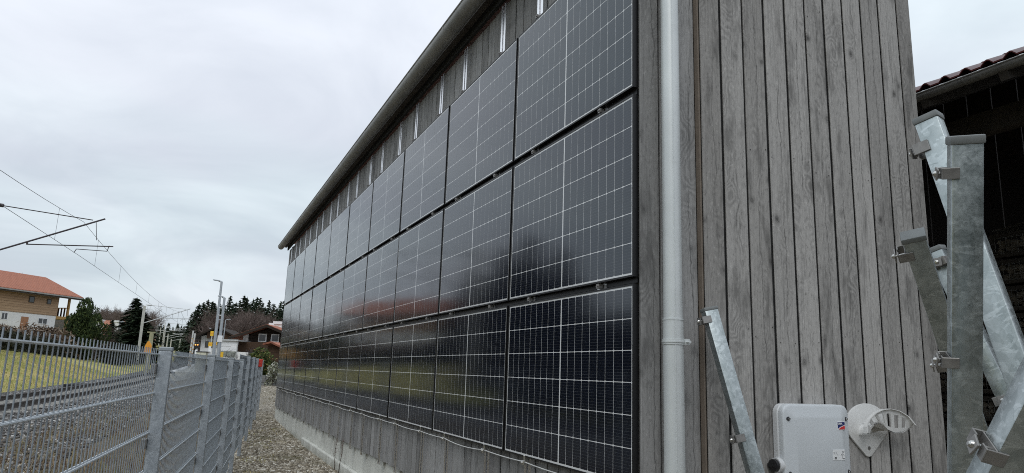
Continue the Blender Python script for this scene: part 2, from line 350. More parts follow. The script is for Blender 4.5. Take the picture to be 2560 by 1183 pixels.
def island(name, *stops, rough=0.9, moss=None):
    m = Mat(name, rough, 0, 0.25); ge = N(m.t, 'ShaderNodeNewGeometry'); c = m.ramp(ge.outputs['Random Per Island'], *stops)
    n = m.noise(1.2, 3); c = m.mix(0.6, c, m.mix(n, (0.55, 0.55, 0.55), (1.4, 1.4, 1.4)), 'MULTIPLY')
    if moss: c = m.mix(m.ramp(m.noise(1.1, 5, 0.65, vec=m.mapped((1, 0.6, 1))), (0.54, g(0)), (0.66, g(0.75))), c, moss)
    m.base(c)
    return m.m
M['pebble'] = island('path pebbles', (0, (0.10, 0.082, 0.06)), (0.3, (0.22, 0.188, 0.142)), (0.65, (0.37, 0.325, 0.255)), (0.9, (0.52, 0.48, 0.405)), (1, (0.74, 0.71, 0.65)), moss=(0.10, 0.09, 0.04))
M['ballast'] = island('track ballast stone', (0, (0.05, 0.048, 0.045)), (0.5, (0.17, 0.16, 0.155)), (0.85, (0.33, 0.32, 0.31)), (1, (0.50, 0.49, 0.47)))
M['brush'] = island('dry brush', (0, (0.06, 0.035, 0.022)), (0.3, (0.15, 0.085, 0.05)), (0.55, (0.28, 0.20, 0.12)), (0.75, (0.33, 0.27, 0.15)), (0.88, (0.14, 0.15, 0.05)), (1, (0.42, 0.37, 0.26)))
M['grass'] = island('short grass', (0, (0.17, 0.20, 0.05)), (0.5, (0.38, 0.35, 0.11)), (1, (0.58, 0.47, 0.21)))
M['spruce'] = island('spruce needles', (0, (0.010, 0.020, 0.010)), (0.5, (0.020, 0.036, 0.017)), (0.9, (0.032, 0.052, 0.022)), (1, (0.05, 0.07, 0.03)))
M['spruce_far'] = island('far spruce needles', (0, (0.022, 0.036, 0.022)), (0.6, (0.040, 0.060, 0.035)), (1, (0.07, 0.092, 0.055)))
M['thuja'] = island('garden evergreen leaves', (0, (0.014, 0.026, 0.010)), (0.6, (0.036, 0.058, 0.018)), (1, (0.08, 0.105, 0.03)))
M['laurel'] = island('laurel leaves', (0, (0.02, 0.035, 0.012)), (0.55, (0.07, 0.10, 0.03)), (0.85, (0.15, 0.17, 0.05)), (1, (0.34, 0.20, 0.09)))
M['hedge'] = island('winter hedge leaves', (0, (0.035, 0.024, 0.018)), (0.4, (0.09, 0.058, 0.038)), (0.7, (0.17, 0.115, 0.075)), (1, (0.38, 0.33, 0.28)))
M['hedge_dark'] = island('dark hedge leaves', (0, (0.012, 0.014, 0.010)), (0.7, (0.028, 0.03, 0.018)), (1, (0.06, 0.055, 0.03)))
M['twigs'] = island('bare twigs', (0, (0.055, 0.038, 0.034)), (0.6, (0.12, 0.085, 0.073)), (1, (0.27, 0.225, 0.20)))

def ground_mat():
    m = Mat('soil and gravel ground', 0.95, 0, 0.2); a = m.noise(0.8, 6, 0.6); b = m.noise(14, 6, 0.7); v = m.voro(26)
    c = m.ramp(b, (0.32, (0.075, 0.06, 0.045)), (0.55, (0.17, 0.14, 0.105)), (0.75, (0.28, 0.24, 0.18)))
    c = m.mix(m.ramp(a, (0.5, g(0)), (0.65, g(0.6))), c, (0.12, 0.11, 0.05)); m.base(c).bump(v, 0.6, 0.03); return m.m
M['ground'] = ground_mat()
def gravel_mat():
    m = Mat('river gravel', 0.9, 0, 0.25); v = m.voro(34, out='Color'); d = m.voro(34); b = m.noise(1.2, 5, 0.6); sp = N(m.t, 'ShaderNodeSeparateColor'); m.L(v, sp.inputs[0])
    c = m.ramp(sp.outputs[0], (0, (0.155, 0.13, 0.10)), (0.4, (0.31, 0.27, 0.205)), (0.8, (0.47, 0.425, 0.35)), (1, (0.62, 0.585, 0.52)))
    c = m.mix(m.ramp(d, (0.35, g(0)), (0.65, g(0.8))), c, (0.05, 0.042, 0.03))
    c = m.mix(m.ramp(b, (0.60, g(0)), (0.72, g(0.6))), c, (0.10, 0.115, 0.045)); m.base(c).bump(m.math('MULTIPLY', d, -1), 0.8, 0.03); return m.m
M['gravel'] = gravel_mat()
def ballast_mat():
    m = Mat('ballast bed', 0.9, 0, 0.2); v = m.voro(17, out='Color'); d = m.voro(17); sp = N(m.t, 'ShaderNodeSeparateColor'); m.L(v, sp.inputs[0])
    c = m.ramp(sp.outputs[0], (0, (0.06, 0.057, 0.053)), (0.6, (0.19, 0.18, 0.17)), (1, (0.38, 0.37, 0.35))); c = m.mix(m.ramp(d, (0.3, g(0)), (0.6, g(0.85))), c, (0.02, 0.02, 0.018))
    m.base(c).bump(m.math('MULTIPLY', d, -1), 1.0, 0.06); return m.m
M['ballast_bed'] = ballast_mat()
def lawn_mat():
    m = Mat('patchy winter lawn', 0.95, 0, 0.15); a = m.noise(0.22, 4, 0.6); b = m.noise(3.5, 6, 0.75); f = m.noise(16, 4, 0.7)
    c = m.mix(m.ramp(a, (0.42, g(0)), (0.58, g(1))), (0.44, 0.37, 0.145), (0.22, 0.26, 0.06))
    c = m.mix(m.ramp(b, (0.45, g(0)), (0.68, g(0.85))), c, (0.50, 0.40, 0.19)); c = m.mix(m.ramp(f, (0.3, g(0.55)), (0.5, g(0))), c, (0.10, 0.10, 0.03)); m.base(c).bump(f, 0.6, 0.05); return m.m
M['lawn'] = lawn_mat()
def hill_mat():
    m = Mat('wooded hillside', 0.95, 0, 0.1); a = m.noise(0.25, 6, 0.7); m.base(m.ramp(a, (0.35, (0.02, 0.022, 0.014)), (0.65, (0.075, 0.058, 0.042)))); return m.m
M['hill'] = hill_mat()

# ================================================================== TERRAIN
def lerp_table(tab):
    xs = np.array([t[0] for t in tab], float); ys = np.array([t[1] for t in tab], float)
    return lambda x: np.interp(x, xs, ys)
zpath = lerp_table([(-60, 0), (14, 0.0), (18, 0.1), (36, 0.75), (60, 1.6), (100, 2.6), (200, 4.2), (500, 8), (3000, 20)])
xtrack = lerp_table([(-60, -13.9), (20, -7.66), (45, -5.75), (100, -3.3), (200, -1.8), (500, 0.0), (3000, 10)])
ztrack = lerp_table([(-60, 0.16), (30, 0.18), (60, 0.45), (120, 1.3), (200, 2.4), (500, 5), (3000, 15)])
zlawn = lerp_table([(-60, 1.9), (50, 2.0), (80, 1.55), (110, 2.0), (200, 3.4), (500, 7), (3000, 18)])
def sm(x, a, b): t = np.clip((x - a) / (b - a), 0, 1); return t * t * (3 - 2 * t)
def gz(X, Y):
    X = np.asarray(X, float); Y = np.asarray(Y, float)
    s = xtrack(Y) - X; zp = zpath(Y); zt = ztrack(Y); zl = zlawn(Y)
    right = zt - 0.03 + (zp - zt + 0.03) * sm(-s, 2.3, 5.2)
    left = zt - 0.03 + (zl - zt + 0.03) * np.clip((s - 2.3) / 5.2, 0, 1) + 0.20 * np.clip(s - 7.5, 0, 12) + 0.05 * np.clip(s - 19.5, 0, 60)
    z = np.where(s > 0, left, right)
    z = z + sm(Y, 105, 250) * (1.5 + 5.5 * sm(np.abs(s), 6, 40)) + sm(Y, 300, 1500) * 40
    return z
def zat(X, Y): return float(gz(X, Y))
YR = np.array([-40, -25, -15, -10, -6, -3, 0, 2, 4, 6, 8, 10, 12, 14, 16, 18, 20, 23, 26, 30, 34, 38, 42, 46, 50, 56, 62, 70, 80, 90, 105, 120, 140, 160, 180, 210, 250, 300, 380, 500, 800, 1500, 3000], float)
def strip(name, svals, mat, kind='structure', dz=0.0, rough=0.0):
    s = np.array(svals, float); Yg, Sg = np.meshgrid(YR, s, indexing='ij'); Xg = xtrack(Yg) - Sg; Zg = gz(Xg, Yg) + dz
    if rough: Zg = Zg + RNG.normal(0, rough, Zg.shape)
    v = np.stack([Xg, Yg, Zg], -1).reshape(-1, 3); nY, nS = Yg.shape; a = (np.arange(nY - 1)[:, None] * nS + np.arange(nS - 1)[None]).ravel()
    f = np.stack([a, a + nS, a + nS + 1, a + 1], -1)
    me = fast_mesh(name, v, f, mat); me.polygons.foreach_set('use_smooth', [True] * len(me.polygons))
    return tag(link(name, me), kind=kind)
strip('ground', [-1500, -500, -200, -100, -60, -40, -30, -22, -17, -13, -10, -8, -6.5, -5.2, -4.6, -4, -3.4, -2.9, -2.4], M['ground'])
strip('ballast_bed', [-2.4, -1.2, 0, 1.2, 2.4], M['ballast_bed'])
strip('lawn', [2.4, 3.2, 4, 5, 6, 7.5, 9, 11, 13, 16, 19.5, 25], M['lawn'])
strip('hillside', [25, 35, 50, 80, 140, 300, 700, 1500], M['hill'])
def fence_x(Y): return -2.398 + (Y - 1.304) * 0.11217
# gravel path between fence and barn, and the yard in front of the gable
def sheet(name, ys, xl, xr, mat, dz, nx=6):
    vs, fs = [], []
    for Y in ys:
        for k in range(nx + 1):
            X = xl(Y) + (xr(Y) - xl(Y)) * k / nx; vs.append((X, Y, zat(X, Y) + dz))
    for i in range(len(ys) - 1):
        for k in range(nx): a = i * (nx + 1) + k; fs.append((a, a + 1, a + nx + 2, a + nx + 1))
    me = bpy.data.meshes.new(name); me.from_pydata(vs, [], fs); me.materials.append(mat); return tag(link(name, me), kind='structure')
sheet('gravel_path', [-14, -8, -4, 0, 3, 6, 9, 12, 14, 15, 16, 17, 18, 20, 22, 24, 26, 28, 30, 32, 33.6], lambda Y: fence_x(Y) - 0.25, lambda Y: (0.3 if Y < 19 else 4.6) if Y > 0 else 9.0, M['gravel'], 0.006)

# loose stones and dry growth: nobody could count them
ICO_V = None
def ico():
    t = (1 + 5 ** .5) / 2
    v = np.array([(-1, t, 0), (1, t, 0), (-1, -t, 0), (1, -t, 0), (0, -1, t), (0, 1, t), (0, -1, -t), (0, 1, -t), (t, 0, -1), (t, 0, 1), (-t, 0, -1), (-t, 0, 1)], float) / math.sqrt(1 + t * t)
    f = np.array([(0, 11, 5), (0, 5, 1), (0, 1, 7), (0, 7, 10), (0, 10, 11), (1, 5, 9), (5, 11, 4), (11, 10, 2), (10, 7, 6), (7, 1, 8), (3, 9, 4), (3, 4, 2), (3, 2, 6), (3, 6, 8), (3, 8, 9), (4, 9, 5), (2, 4, 11), (6, 2, 10), (8, 6, 7), (9, 8, 1)])
    return v, f
def stones(name, P, size, mat, flat=0.6, sink=0.25, smooth=True):
    v, f = ico(); n = len(P); B = v[None] * (1 + RNG.normal(0, 0.13, (n, 12, 1)))
    B = B * np.stack([np.ones(n), RNG.uniform(.6, 1, n), RNG.uniform(.4, flat, n)], -1)[:, None]
    a = RNG.uniform(0, 6.28, n); t = RNG.normal(0, .3, n)
    ca, sa, ct, st = np.cos(a), np.sin(a), np.cos(t), np.sin(t)
    y = B[..., 1] * ct[:, None] - B[..., 2] * st[:, None]; z = B[..., 1] * st[:, None] + B[..., 2] * ct[:, None]; x = B[..., 0]
    B = np.stack([x * ca[:, None] - y * sa[:, None], x * sa[:, None] + y * ca[:, None], z], -1) * size[:, None, None]
    B[..., 2] += (0.5 - sink) * size[:, None] * flat
    V = (B + P[:, None]).reshape(-1, 3); F = (f[None] + 12 * np.arange(n)[:, None, None]).reshape(-1, 3)
    me = fast_mesh(name, V, F, mat)
    if smooth: me.polygons.foreach_set('use_smooth', [True] * len(me.polygons))
    return tag(link(name, me), kind='stuff')
def scatter(n, y0, y1, xl, xr, ypow=1.0):
    Y = y0 + (y1 - y0) * RNG.random(n) ** ypow; X = xl(Y) + (xr(Y) - xl(Y)) * RNG.random(n); return np.stack([X, Y, gz(X, Y)], -1)
P = scatter(34000, 3.6, 20.0, lambda Y: fence_x(Y) - 0.1, lambda Y: 0.14 + 0 * Y, 1.15)
P2 = scatter(9000, 18.7, 33.5, lambda Y: fence_x(Y) - 0.1, lambda Y: 3.0 + 0 * Y); P = np.concatenate([P, P2])
stones('gravel_pebbles', P, RNG.gamma(4, 0.0036, len(P)) + 0.004, M['pebble'])
P = scatter(15000, 5, 62, lambda Y: xtrack(Y) - 2.3, lambda Y: xtrack(Y) + 2.5, 1.3)
stones('ballast_stones', P, RNG.uniform(0.025, 0.06, len(P)), M['ballast'], 0.75, 0.1, False)
P = scatter(9000, 1, 30, lambda Y: xtrack(Y) + 2.3, lambda Y: np.minimum(xtrack(Y) + 4.4, fence_x(Y)), 1.2)
stones('verge_stones', P, RNG.uniform(0.015, 0.05, len(P)), M['ballast'], 0.7, 0.2, False)
def blades(name, P, L, wid, mat, droop=0.5, lean=0.5):
    n = len(P); a = RNG.uniform(0, 6.28, n); ln = np.abs(RNG.normal(0, lean, n)); d = np.stack([np.cos(a) * np.sin(ln), np.sin(a) * np.sin(ln), np.cos(ln)], -1)
    b = RNG.uniform(0, 6.28, n); side = np.stack([np.cos(b), np.sin(b), np.zeros(n)], -1) * (wid * L)[:, None]
    mid = P + d * (L * .55)[:, None]; d2 = d.copy(); d2[:, 2] -= droop * RNG.random(n); d2 /= np.linalg.norm(d2, axis=1)[:, None]
    tip = mid + d2 * (L * .5)[:, None]
    V = np.stack([P - side, P + side, mid + side * .7, mid - side * .7, tip], 1).reshape(-1, 3); o = 5 * np.arange(n)[:, None]
    F = np.concatenate([np.array([[0, 1, 2]]) + o, np.array([[0, 2, 3]]) + o, np.array([[3, 2, 4]]) + o])
    return tag(link(name, fast_mesh(name, V, F, mat)), kind='stuff')
P = scatter(26000, -1.6, 22, lambda Y: np.minimum(xtrack(Y) + 3.3, fence_x(Y) - 0.6), lambda Y: fence_x(Y) - 0.06, 1.25)
keep = RNG.random(len(P)) < np.clip(1.3 * np.sin(P[:, 0] * 1.7 + 1.3) * np.sin(P[:, 1] * 0.9) + 0.75, 0.25, 1); P = P[keep]
blades('dry_brush', P, RNG.gamma(4, 0.035, len(P)) * np.where(P[:, 1] < 5, 1.5, 1.0) + 0.04, 0.02, M['brush'], 0.9, 0.9)
P = scatter(26000, 22, 60, lambda Y: xtrack(Y) - 7.4, lambda Y: xtrack(Y) - 2.4)
blades('lawn_grass', P, RNG.uniform(0.04, 0.11, len(P)), 0.10, M['grass'], 0.5, 0.7)
P = scatter(420, 4.5, 16, lambda Y: fence_x(Y), lambda Y: fence_x(Y) + 0.8)
P = np.repeat(P[:26], 40, 0) + np.concatenate([RNG.normal(0, 0.09, (1040, 2)), np.zeros((1040, 1))], 1)
blades('path_weeds', P, RNG.uniform(0.02, 0.06, len(P)), 0.10, M['grass'], 0.7, 0.9)

# ================================================================== BARN
Z0 = 1.05                          # height of the lowest panel edge
WX, WEND, WR = 0.08, 18.6, None    # side wall face, far end
barn = thing('barn', 'grey timber barn whose long side is covered in black solar panels', 'barn')
SEAM = [1753, 1813, 1873, 1930, 1986, 2040, 2090, 2140, 2189, 2236, 2285, 2322]
FX = [on_y(p, 590, -0.06).x for p in SEAM]; WR = FX[-1]
ZT = 5.12
MB().box(0.0935, WR - 0.03, 0.006, WEND - 0.03, 0.52, 5.1).build('wall_core', M['black_wood'], barn)
pl = MB(); pl.box(0.115, WR - 0.02, 0.004, WEND - 0.02, -0.6, 0.50); pl.build('plinth', M['concrete'], barn, bevel=0.008)
ft = MB(); ft.box(0.045, 0.114, 0.02, 12.6, -0.6, 0.155); ft.build('footing', M['concrete'], barn, bevel=0.02)
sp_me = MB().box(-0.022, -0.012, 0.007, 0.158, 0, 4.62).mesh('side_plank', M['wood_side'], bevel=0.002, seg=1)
yy = 0.035; k = 0
while yy < WEND - 0.1:
    link('plank', sp_me, barn, (WX + 0.022 + random.uniform(-0.004, 0.002), yy, 0.485 + random.uniform(-0.006, 0.006))); yy += 0.165
# narrow strip beside the panels, behind the downpipe
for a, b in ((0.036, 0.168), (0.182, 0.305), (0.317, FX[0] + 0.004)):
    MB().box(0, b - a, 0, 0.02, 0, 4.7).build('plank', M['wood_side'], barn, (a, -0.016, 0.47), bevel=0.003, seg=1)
MB().box(0, 0.012, 0, 0.036, 0, 4.8).build('board_edge', M['raw_wood'], barn, (FX[0] + 0.009, -0.0485, 0.45))
for a, b in zip(FX[:-1], FX[1:]):
    a2 = a + (0.0225 if a == FX[0] else 0.011)
    MB().box(0, b - 0.009 - a2, 0, 0.009, 0, 4.72 + 0.36 * (a + 0.07)).build('plank', M['wood_front'], barn, (a2, -0.06 + random.uniform(-0.003, 0.002), 0.45 + random.uniform(-0.01, 0.01)), bevel=0.002, seg=1)
MB().box(FX[0] + 0.03, WR - 0.012, -0.047, 0.004, 0.46, 5.25).prism([(FX[0] + 0.03, 5.25), (WR - 0.012, 5.25), (WR - 0.012, 5.2 + 0.36 * WR)], 1, -0.047, 0.004).build('sheathing', M['black_wood'], barn)  # black sheet behind the boards; the shade of the gaps is in its colour
nl = MB()
for a, b in zip(FX[:-1], FX[1:]):
    for z in np.arange(0.8, 5.0, 1.15):
        for t in (0.17, 0.83):
            if random.random() < 0.8:
                zz = z + random.uniform(-.06, .06); x = a + (b - a) * (t + random.uniform(-.04, .04)); nl.tube((x, -0.0645, zz), (x, -0.056, zz), 0.0035, n=6)
tag(nl.build('nail', M['bracket'], barn), kind='stuff')
# roof: eave over the panel side
EX, EZ, SL = -0.07, 5.27, 0.36
rf = MB(); pts = [(EX, EZ), (WR + 0.35, EZ + SL * (WR + 0.42)), (WR + 0.35, EZ + SL * (WR + 0.42) + 0.09), (EX, EZ + 0.09)]
rf.prism(pts, 1, -0.55, WEND + 0.25); rf.build('roof', M['tile_old'], barn)
MB().box(0.02, 0.05, 0.0, WEND, 5.12, 5.30).build('eave_board', M['black_wood'], barn)
MB().box(EX + 0.02, 0.02, -0.5, WEND + 0.2, 5.235, 5.262).build('soffit', M['beam'], barn)
gt = MB(); GX, GZ, GR = -0.155, 5.245, 0.088
prof = [(GX + GR * math.cos(t), GZ + GR * math.sin(t)) for t in np.linspace(math.pi * 0.99, 2.01 * math.pi, 15)]
prof = [(prof[0][0] + 0.004, prof[0][1] + 0.012)] + prof
outer = prof; inner = [(GX + (x - GX) * 0.95, GZ + (z - GZ) * 0.95) for x, z in prof][::-1]
gt.prism(outer + inner, 1, -0.5, 18.8); gt.tube((GX - GR, -0.5, GZ + 0.01), (GX - GR, 18.8, GZ + 0.01), 0.010, n=8)
gt.prism(outer, 1, 18.79, 18.8); gut = gt.build('gutter', M['gutter'], barn, smooth=True)
for y in np.arange(0.4, 18.5, 0.93):
    sg = MB(); o2 = [(GX + (x - GX) * 1.035, GZ + (z - GZ) * 1.035) for x, z in prof]; sg.prism(o2 + [(GX + (x - GX) * 0.99, GZ + (z - GZ) * 0.99) for x, z in prof][::-1], 1, y, y + 0.03)
    sg.build('gutter_strap', M['gutter'], gut, smooth=True)
# downpipe
dp = MB(); dp.tube((0.188, -0.112, 1.95), (0.188, -0.112, 5.2), 0.0545, n=24).tube((0.188, -0.112, 0.05), (0.188, -0.112, 1.975), 0.058, n=24)
dp.tube((0.163, -0.164, 0.05), (0.163, -0.164, 1.97), 0.004, n=6).tube((0.166, -0.161, 1.98), (0.166, -0.161, 5.2), 0.004, n=6)
pipe = dp.build('downpipe', M['zinc'], barn, smooth=True)
MB().tube((0.188, -0.112, 1.973), (0.188, -0.112, 1.981), 0.0605, n=24).build('socket_ring', M['zinc'], pipe, smooth=True)
br = MB(); br.tube((0.188, -0.112, 1.835), (0.188, -0.112, 1.867), 0.062, n=24).tube((0.188, -0.112, 1.847), (0.188, -0.112, 1.855), 0.0655, n=24)
br.box(0.222, 0.254, -0.175, -0.14, 1.835, 1.868).tube((0.237, -0.20, 1.851), (0.237, -0.17, 1.851), 0.009, n=6)
br.build('pipe_bracket', M['zinc'], pipe, smooth=True)

# ================================================================== SOLAR PANELS
PW, PH, PIT = 1.762, 1.134, 1.79
ROWZ = [(Z0 + 2.358, 'top row'), (Z0 + 1.176, 'middle row'), (Z0, 'bottom row')]
def ring(mb, x0, x1, W, H, t):
    mb.box(x0, x1, 0, W, 0, t).box(x0, x1, 0, W, H - t, H).box(x0, x1, 0, t, t, H - t).box(x0, x1, W - t, W, t, H - t)
fm = MB(); ring(fm, 0.0, 0.035, PW, PH, 0.011); frame_me = fm.mesh('panel_frame', M['black_frame'])
bs = MB().box(0.0035, 0.006, 0.0105, PW - 0.0105, 0.0105, PH - 0.0105); sheet_me = bs.mesh('backsheet', M['sheet'])
MARG, MIDG = 0.0205, 0.012
CP = (PW - 2 * MARG - MIDG) / 18; RP = (PH - 2 * MARG) / 6; GAPY, GAPZ, CH = 0.0033, 0.0048, 0.0055
def cell_poly(y, z, first):
    a, b, c, d = y + GAPY / 2, y + CP - GAPY / 2, z + GAPZ / 2, z + RP - GAPZ / 2
    return [(a + CH, c), (b - CH, c), (b, c + CH), (b, d - CH), (b - CH, d), (a + CH, d), (a, d - CH), (a, c + CH)]
def cell_y(i): return MARG + i * CP + (MIDG if i >= 9 else 0)
cell_me = []
for first in (True, False):
    mb = MB(); mb.prism(cell_poly(0, 0, first), 0, 0.0030, 0.0036); cell_me.append(mb.mesh('cell', M['cell']))
mb = MB()
for i in range(18):
    for j in range(6): mb.prism(cell_poly(cell_y(i), MARG + j * RP, i % 2 == 0), 0, 0.0030, 0.0036)
cells_me = mb.mesh('cells', M['cell'])
ORD = ['nearest the downpipe', 'second from the downpipe', 'third from the downpipe', 'fourth from the downpipe', 'fifth from the downpipe', 'sixth from the downpipe', 'fourth from the far corner', 'third from the far corner', 'next to the far corner one', 'at the far corner']
for rz_, rn in ROWZ:
    for k in range(10):
        t = thing('solar_panel', f'black solar panel in the {rn}, {ORD[k]}', 'solar panel', (random.uniform(-.0015, .0015), 0.012 + k * PIT, rz_), 0, 'solar panels on the barn wall'); t.rotation_euler = (0, R(random.uniform(-.16, .16)), R(random.uniform(-.13, .13)))
        link('frame', frame_me, t); s_ = link('backsheet', sheet_me, t)
        if k < 2:
            for i in range(18):
                for j in range(6): link('cell', cell_me[i % 2], t, (0, cell_y(i), MARG + j * RP))
        else: tag(link('cells', cells_me, t), kind='stuff')

mt = thing('panel_mounting', 'aluminium rails and clamps holding the solar panels on the wall', 'mounting rails')
rl = MB(); rl.box(0, 0.045, -0.03, 0.008, 0, 4.62).box(0, 0.045, 0.04, 0.078, 0, 4.62).box(0.03, 0.045, 0.008, 0.04, 0, 4.62); rail_me = rl.mesh('rail', M['alu'])
cl = MB(); cl.box(0.0, 0.03, 0.006, 0.036, 0.006, 0.034).tube((-0.008, 0.021, 0.02), (0, 0.021, 0.02), 0.007, n=6); clamp_me = cl.mesh('clamp', M['bracket'])
bc = MB(); bc.box(-0.003, 0.03, 0.0, 0.03, -0.03, 0.012).box(-0.012, 0.012, 0.004, 0.052, -0.058, -0.026).tube((-0.02, 0.03, -0.042), (0, 0.03, -0.042), 0.012, n=8); bclamp_me = bc.mesh('end_clamp', M['steel'], bevel=0.003, seg=1)
RY = []
for k in range(10):
    for s_ in (-0.505, 0.505):
        y = (k + 0.5) * PIT + 0.02 + s_; RY.append(y)
        link('rail', rail_me, mt, (0.034, y - 0.023, 0.45))
        for z in (Z0 + 1.134, Z0 + 2.313): link('clamp', clamp_me, mt, (0, y - 0.022, z + 0.002))
        link('clamp', clamp_me, mt, (0, y - 0.022, Z0 + 3.492))
        link('end_clamp', bclamp_me, mt, (0, y - 0.026, Z0))
mb = MB()
for z in (Z0 + 1.14, Z0 + 2.316): mb.box(0.036, 0.06, 0.02, 17.9, z + 0.004, z + 0.034)
mb.build('cross_rail', M['black_frame'], mt)
cbm = MB()
for a, b in zip(RY[:-1], RY[1:]):
    sag = random.uniform(0.008, 0.022) if b - a > 0.9 else 0.006
    pts = [(0.004, a + (b - a) * t, Z0 - 0.036 - sag * 4 * t * (1 - t)) for t in np.linspace(0, 1, 7)]; cbm.path(pts, 0.0045, 6)
cbm.path([(0.004, RY[0], Z0 - 0.036), (0.01, 0.2, Z0 - 0.045), (0.05, 0.03, Z0 - 0.04)], 0.0055, 6)
cbm.build('earth_cable', M['cable'], mt, smooth=True)

# ================================================================== INVERTER AND CABLE HOLDER
def rrect(w_, h_, r_, n=6):
    pts = []
    for cx, cz, a0 in ((w_ / 2 - r_, h_ / 2 - r_, 0), (-w_ / 2 + r_, h_ / 2 - r_, 90), (-w_ / 2 + r_, -h_ / 2 + r_, 180), (w_ / 2 - r_, -h_ / 2 + r_, 270)):
        for k in range(n + 1): t = R(a0 + 90 * k / n); pts.append((cx + r_ * math.cos(t), cz + r_ * math.sin(t)))
    return pts
def loft(mb, cx, cz, levels, n=6, mi=0):          # levels: (y, w, h, r); the last one gets a lid, so does the first
    rings = [[(cx + a, y, cz + b) for a, b in rrect(w_, h_, r_, n)] for y, w_, h_, r_ in levels]; m = len(rings[0]); vs = sum(rings, []); fs = []
    for i in range(len(rings) - 1):
        for k in range(m): fs.append((i * m + k, i * m + (k + 1) % m, (i + 1) * m + (k + 1) % m, (i + 1) * m + k))
    fs += [tuple(range(m - 1, -1, -1)), tuple(range((len(rings) - 1) * m, len(rings) * m))]
    return mb.add(vs, fs, mi)
YF = -0.165
il, ir = on_y(1966, 1090, YF).x, on_y(2131, 1090, YF).x; it_ = on_y(2040, 1012, YF).z; iw = ir - il; ih = 0.485; icx, icz = (il + ir) / 2, it_ - ih / 2
inv = thing('inverter', 'pale grey wall inverter box with red and blue logo', 'inverter', (icx, 0, icz))
mb = MB(); loft(mb, 0, -0.006, [(-0.062, iw - 0.02, ih + 0.0, 0.055), (-0.068, iw + 0.012, ih + 0.014, 0.06), (-0.10, iw + 0.012, ih + 0.014, 0.06), (-0.106, iw, ih + 0.006, 0.055)])
hs = mb.build('housing', M['inv_side'], inv, smooth=True)
mb = MB(); loft(mb, 0, 0, [(-0.107, iw - 0.004, ih, 0.055), (-0.135, iw, ih, 0.055), (-0.141, iw - 0.006, ih - 0.006, 0.053), (-0.145, iw - 0.02, ih - 0.02, 0.048), (-0.147, iw - 0.045, ih - 0.035, 0.042), (-0.1635, iw - 0.155, ih - 0.145, 0.02), (-0.165, iw - 0.17, ih - 0.155, 0.014)], 8)
cv = mb.build('cover', M['inv_grey'], inv, smooth=True)
for sx, sz in ((-1, 1), (-1, -1), (1, 1), (1, -1)):
    x, z = sx * (iw / 2 - 0.035), sz * (ih / 2 - 0.085)
    mb = MB(); mb.tube((x, -0.1530, z), (x, -0.1450, z), 0.0125, n=14); q = mb.build('screw_recess_shade', M['ink'], cv, smooth=True)  # flat dark disc, the shade of a recess put into its colour
    MB().tube((x + 0.001, -0.1630, z), (x, -0.158, z), 0.007, n=6).build('screw', M['steel'], cv)
# logo plate: navy field, red corner, white rim, letters
_lp = on_y(2092, 1054, YF); lx, lz, lw = _lp.x - icx, _lp.z - icz, 0.066
MB().box(lx, lx + lw, -0.1670, -0.1645, lz - 0.050, lz).build('logo_plate', M['white'], inv, bevel=0.001, seg=1)
arc = [(lx + 0.003 + (lw - 0.006) * t, lz - 0.047 + 0.022 * math.sin(t * 1.45)) for t in np.linspace(0, 1, 9)]
mb = MB(); mb.prism([(x, z + 0.004) for x, z in arc] + [(lx + lw - 0.003, lz - 0.003), (lx + 0.003, lz - 0.003)], 1, -0.1680, -0.1669); mb.build('logo_field', M['logo_blue'], inv)
mb = MB(); mb.prism([(x + 0.004 * (1 - (x - lx) / lw), z - 0.0005) for x, z in arc[1:]] + [(lx + lw - 0.003, lz - 0.047), (lx + 0.012, lz - 0.047)], 1, -0.1680, -0.1669); mb.build('logo_corner', M['logo_red'], inv)
fc = bpy.data.curves.new('logo_text', 'FONT'); fc.body = 'SMA'; fc.size = 0.0185; fc.extrude = 0.0004; fc.offset = 0.0003; fc.materials.append(M['white'])
_t = bpy.data.objects.new('logo_text', fc); COL.objects.link(_t); bpy.context.view_layer.update()
_tm = bpy.data.meshes.new_from_object(_t.evaluated_get(bpy.context.evaluated_depsgraph_get())); bpy.data.objects.remove(_t)
ft_ = link('logo_text', _tm, inv, (lx + 0.006, -0.1687, lz - 0.0195), (R(90), 0, 0))
# small printed sticker: three columns of marks
_sp = on_y(2083, 1151, YF); sx0, sz0 = _sp.x - icx, _sp.z - icz
MB().box(sx0, sx0 + 0.10, -0.1667, -0.1645, sz0, sz0 + 0.062).build('sticker', M['white'], inv)
mb = MB(); y0, y1 = -0.1673, -0.1666
mb.box(sx0 + .012, sx0 + .030, y0, y1, sz0 + .006, sz0 + .011).box(sx0 + .012, sx0 + .030, y0, y1, sz0 + .013, sz0 + .018)
mb.box(sx0 + .078, sx0 + .0795, y0, y1, sz0 + .008, sz0 + .052).box(sx0 + .078, sx0 + .097, y0, y1, sz0 + .051, sz0 + .0525).box(sx0 + .082, sx0 + .098, y0, y1, sz0 + .006, sz0 + .010)
for a, b in ((.040, .031), (.071, .031), (.090, .044)): mb.tube((sx0 + a, y0, sz0 + b), (sx0 + a, y1, sz0 + b), 0.003, n=8)
mb.bar((sx0 + .086, y0 + .0003, sz0 + .034), (sx0 + .094, y0 + .0003, sz0 + .024), 0.002, 0.0007, up=(0, 1, 0)); mb.build('sticker_print', M['ink'], inv)
mb = MB()
for k in range(4): mb.box(sx0 + .005 + .0, sx0 + .018, y0, y1, sz0 + .036 + .004 * k, sz0 + .0375 + .004 * k); mb.box(sx0 + .022, sx0 + .034, y0, y1, sz0 + .036 + .004 * k, sz0 + .0372 + .004 * k)
mb.build('sticker_text', M['ink_grey'], inv)
